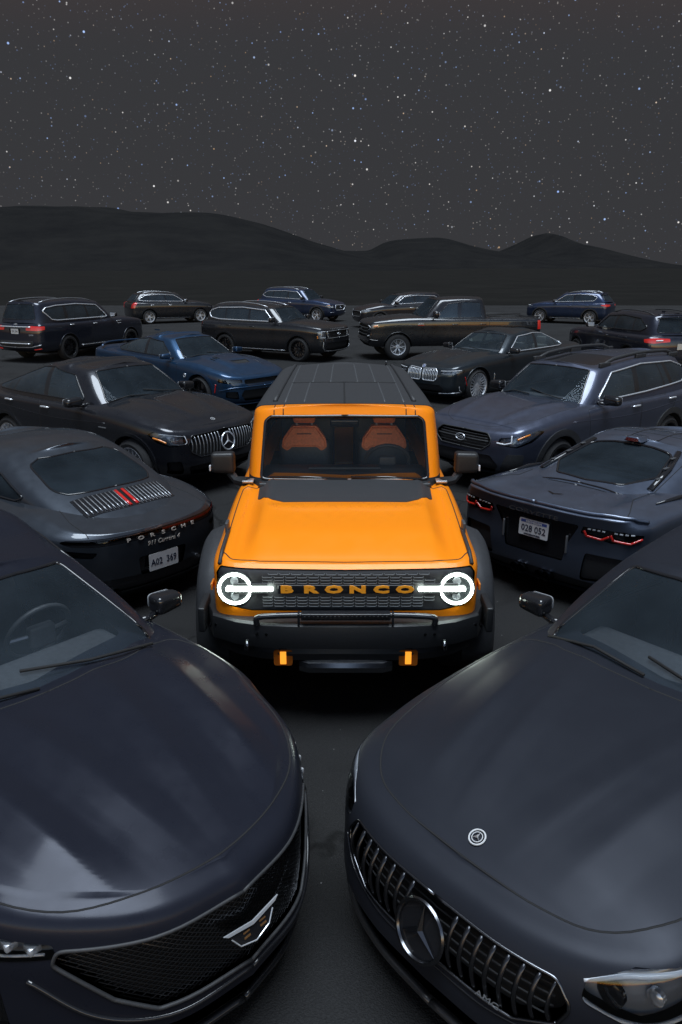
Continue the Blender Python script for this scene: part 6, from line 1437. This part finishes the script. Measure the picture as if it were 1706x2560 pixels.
def x5():
    c = suv('sport_suv', 'dark blue black suv at right edge seen from behind with glowing red tail lights', 'x5', 4.92, 2.0, 1.745, 2.975, .87, .76, 'paint_midnight', .27, .98, 1.12, 1.12, 1.35, (1.42, 1.13), (2.05, 1.62), (4.5, 1.64), (4.82, 1.14), .87, .66,
            [(1.84, 1.17), (2.32, 1.52), (3.1, 1.58), (4.0, 1.54), (4.42, 1.32), (4.2, 1.22)], [(2.84, 2.86, .09), (3.82, 3.74, .05)], rr=.09, dlom='gloss_black', rim=('twin', 'alloy_dark', 5), clad=.04, cladmat='gloss_black', sill=.36, rails='plastic', handles='paint_midnight',
            regs=[(('b', 145, [(4.90, .36, .97), (4.80, .78, .93), (4.62, .95, .95), (4.60, .955, 1.03), (4.80, .80, 1.07), (4.90, .38, 1.05)], 'tail_light', 'red_lit'), dict(face=.0, lens='lens', d=.006, r=.02)),
                  (('b', 45, [(.10, .56, .80), (.24, .80, .78), (.46, .92, .86), (.30, .84, .90), (.10, .57, .88)], 'headlight', 'lamp_inner'), dict(d=-.03, lens='lens', face=.0)),
                  (('b', 'R', [(.50, .62), (.86, .62), (.90, .70), (.54, .72)], 'rear_vent', 'seam'), dict(d=-.02, face=.05)),
                  (('b', 'R', [(-.1, .30), (.70, .30), (.78, .44), (-.1, .50)], 'rear_valance', 'plastic'), dict(pair=False, d=-.01, face=-.1))])
    c.strip('reverse_lamp', 'R', [(.56, 1.005), (.74, 1.0)], .022, 'lampwhite', c.parts['tail_light'], .006)
    plate(c, False, .84, 0, [('X 5 50', 0, 0, .09, 'ink', .9)] if False else [], bg='leather_cream', off=.006)
    g = Geo(); g.box((c.X(3.9), 0, 1.70), (.16, .04, .05)); g.done('roof_antenna', 'paint_midnight', c.root)
    P = [(c.X(4.62 - .08 * (abs(y) / .58) ** 2), y, 1.655) for y in np.linspace(-.58, .58, 11)]; tube('roof_spoiler', P, .032, 'paint_midnight', c.root, n=6, flat=.7); return c
def pickup():
    L, W = 5.89, 2.06
    sp = std(L, W, .42, 1.19, 1.31, 1.27, 1.27, 1.62, fr=.06, rr=.05, hf=.10, hs=.08, crown=.07, sh=.02)
    wb, wt, rt, rb, yb, yt = (1.72, 1.33), (2.36, 1.90), (3.88, 1.91), (3.99, 1.28), .93, .73
    gh = [((wb[0], 0, wb[1]), (wt[0], 0, wt[1])), ((wb[0] + .05, .46, 1.325), (wt[0] + .02, .36, 1.895)), ((wb[0] + .22, .84, 1.29), (wt[0] + .09, .67, 1.87)), ((2.25, .91, 1.24), (2.72, .73, 1.88)), ((3.1, .93, 1.24), (3.2, .74, 1.90)),
          ((3.75, .93, 1.24), (3.70, .73, 1.89)), ((3.97, .86, 1.24), (3.86, .67, 1.87)), ((4.0, .45, 1.24), (3.90, .36, 1.895)), ((4.0, 0, 1.24), (3.90, 0, 1.90))]
    sp.update(H=1.99, WB=3.74, FO=.99, wd=.84, ww=.28, rd=.50, paint='paint_black', p=2.6, gh=gh, bulge=.02, rcrown=.05, ws=wsp(wb, wt, yb, yt), rw=[(-.1, 1.36), (.62, 1.36), (.54, 1.80), (-.1, 1.81)], wsglass='glass_tint', glass='glass_dark', sglass=['glass_side', 'glass_privacy'],
              dlo=[(2.20, 1.30), (2.68, 1.74), (3.2, 1.80), (3.74, 1.78), (3.80, 1.32)], dlot=.008, dlor=.06, pillars=[(3.02, 3.06, .13)], hood=hoodp(L, W, 1.62, .10), rim=('y', 'alloy', 6), clad=.0, floor=.48, **dict(LOW, N=110, m=4), ar=.47,
              doors=[[(1.92, .52), (1.86, 1.23), (3.0, 1.24), (3.0, .52)], [(3.02, .52), (3.02, 1.24), (3.93, 1.24), (3.93, .52)]], cut=[(4.10, -.1), (4.10, .78), (5.76, .78), (5.76, -.1)],
              regs=[(('b', 'F', [(-.1, .72), (.68, .74), (.74, .90), (.66, 1.09), (-.1, 1.10)], 'grille', 'seam'), dict(pair=False, d=-.05, face=.1, r=.02)),
                    (('b', 40, [(.06, .68, .98), (.15, .88, .98), (.36, .97, 1.05), (.34, .965, 1.13), (.13, .86, 1.13), (.06, .70, 1.12)], 'headlight', 'lamp_inner'), dict(d=-.03, lens='lens', face=.0, r=.015)),
                    (('b', 'F', [(.66, .70), (.88, .72), (.90, .84), (.70, .84)], 'lower_lamp', 'darkchrome'), dict(d=-.03, lens='lens', face=.0, r=.015)),
                    (('b', 'F', [(-.1, .42), (.70, .42), (.80, .54), (-.1, .60)], 'lower_intake', 'plastic'), dict(pair=False, d=-.04, face=.0)),
                    (('b', 140, [(5.88, .90, .92), (5.70, .99, .92), (5.70, .99, 1.20), (5.88, .90, 1.20)], 'tail_light', 'red_lit'), dict(face=.0, lens='lens', d=.006, r=.01))])
    c = build('pickup_truck', 'black crew cab pickup truck with silver six spoke wheels and amber marker light', POSE['sil'], sp, 'truck', 'parked cars')
    gp = c.parts['grille'][0]
    for z in (.80, .90, 1.00): tube('grille_slat', c.line('F', [(-.68, z), (.68, z)], -.01, 16), .018, 'plastic', gp)
    p, n = c.on('F', 0, .95, .014); g = Geo(); g.prism([(-.14, -.025), (-.05, -.025), (-.05, -.05), (.05, -.05), (.05, -.025), (.14, -.025), (.12, .025), (.05, .025), (.05, .05), (-.05, .05), (-.05, .025), (-.12, .025)], 2, 0, .01); o = g.done('emblem', 'gloss_black', c.root); o.matrix_local = frame(p, (1, 0, 0), (0, 0, 1))
    hl = c.parts['headlight']; c.strip('light_strip', 'F', [(.70, 1.08), (.80, 1.08), (.86, 1.03)], .014, 'lampwhite', hl, -.002); c.strip('turn_lamp', 'S', [(.20, 1.06), (.33, 1.08)], .030, 'amber', hl, -.004); c.strip('light_strip', 'F', [(.72, .76), (.84, .78)], .016, 'lampwhite', c.parts['lower_lamp'], -.002)
    c.strip('bumper_edge', 'F', [(0, .62), (.6, .62), (.86, .66), (.96, .62)], .018, 'gloss_black', None, .01)
    # cargo bed floor and inner walls
    G = Geo(); x0, x1 = c.X(4.10), c.X(5.76)
    G.add([(x0, -.78, .85), (x1, -.78, .85), (x1, .78, .85), (x0, .78, .85), (x0, -.78, 1.30), (x1, -.78, 1.28), (x1, .78, 1.28), (x0, .78, 1.30)], [(0, 1, 2, 3), (0, 1, 5, 4), (2, 3, 7, 6), (1, 2, 6, 5), (0, 3, 7, 4)]); G.done('cargo_bed', 'plastic', c.root)
    c.strip('bed_rail', 'S', [(4.06, 1.285), (5.80, 1.265)], .016, 'plastic', None, .0) ; c.strip('panel_gap', 'S', [(4.02, 1.25), (4.02, .55)], .006, 'seam', None, 0)
    for y in (.82, -.82): tube('bed_cap', [(c.X(4.06), y, 1.335), (c.X(5.80), y, 1.315)], .030, 'plastic', c.root, n=6, flat=.6)
    add_mirrors(c, 2.18, 1.16, 1.42, (.16, .24, .24), 'gloss_black', arm=.12); add_handles(c, [(2.86, 1.10), (3.80, 1.10)], 'gloss_black', .22)
    h = c.on('S', 1.72, 1.13, .006)
    for sg in (1, -1):
        text_obj('lettering', 'Z71', .075, 'plate_white', c.root, h[0] * (1, sg, 1), (0, sg, .0), (0, 0, 1), 1.6, .003, .002); g = Geo(); g.box(tuple(h[0] * (1, sg, 1) + (-.005, 0, -.045)), (.20, .006, .014)); g.done('badge_bar', 'red_lens', c.root)
    interior(c, 2.05, 2.95, 1.28, 'leather_black', half=.62, rear=False); wipers(c, 1.76, .55, 1.86, -.1); return c
for make in (off_roader, mercedes_sedan, cadillac_sedan, porsche, corvette, glc, outback, charger, seven, telluride, pickup, qx80, x5, xt4, ascent, dark_suv, sportage): make()
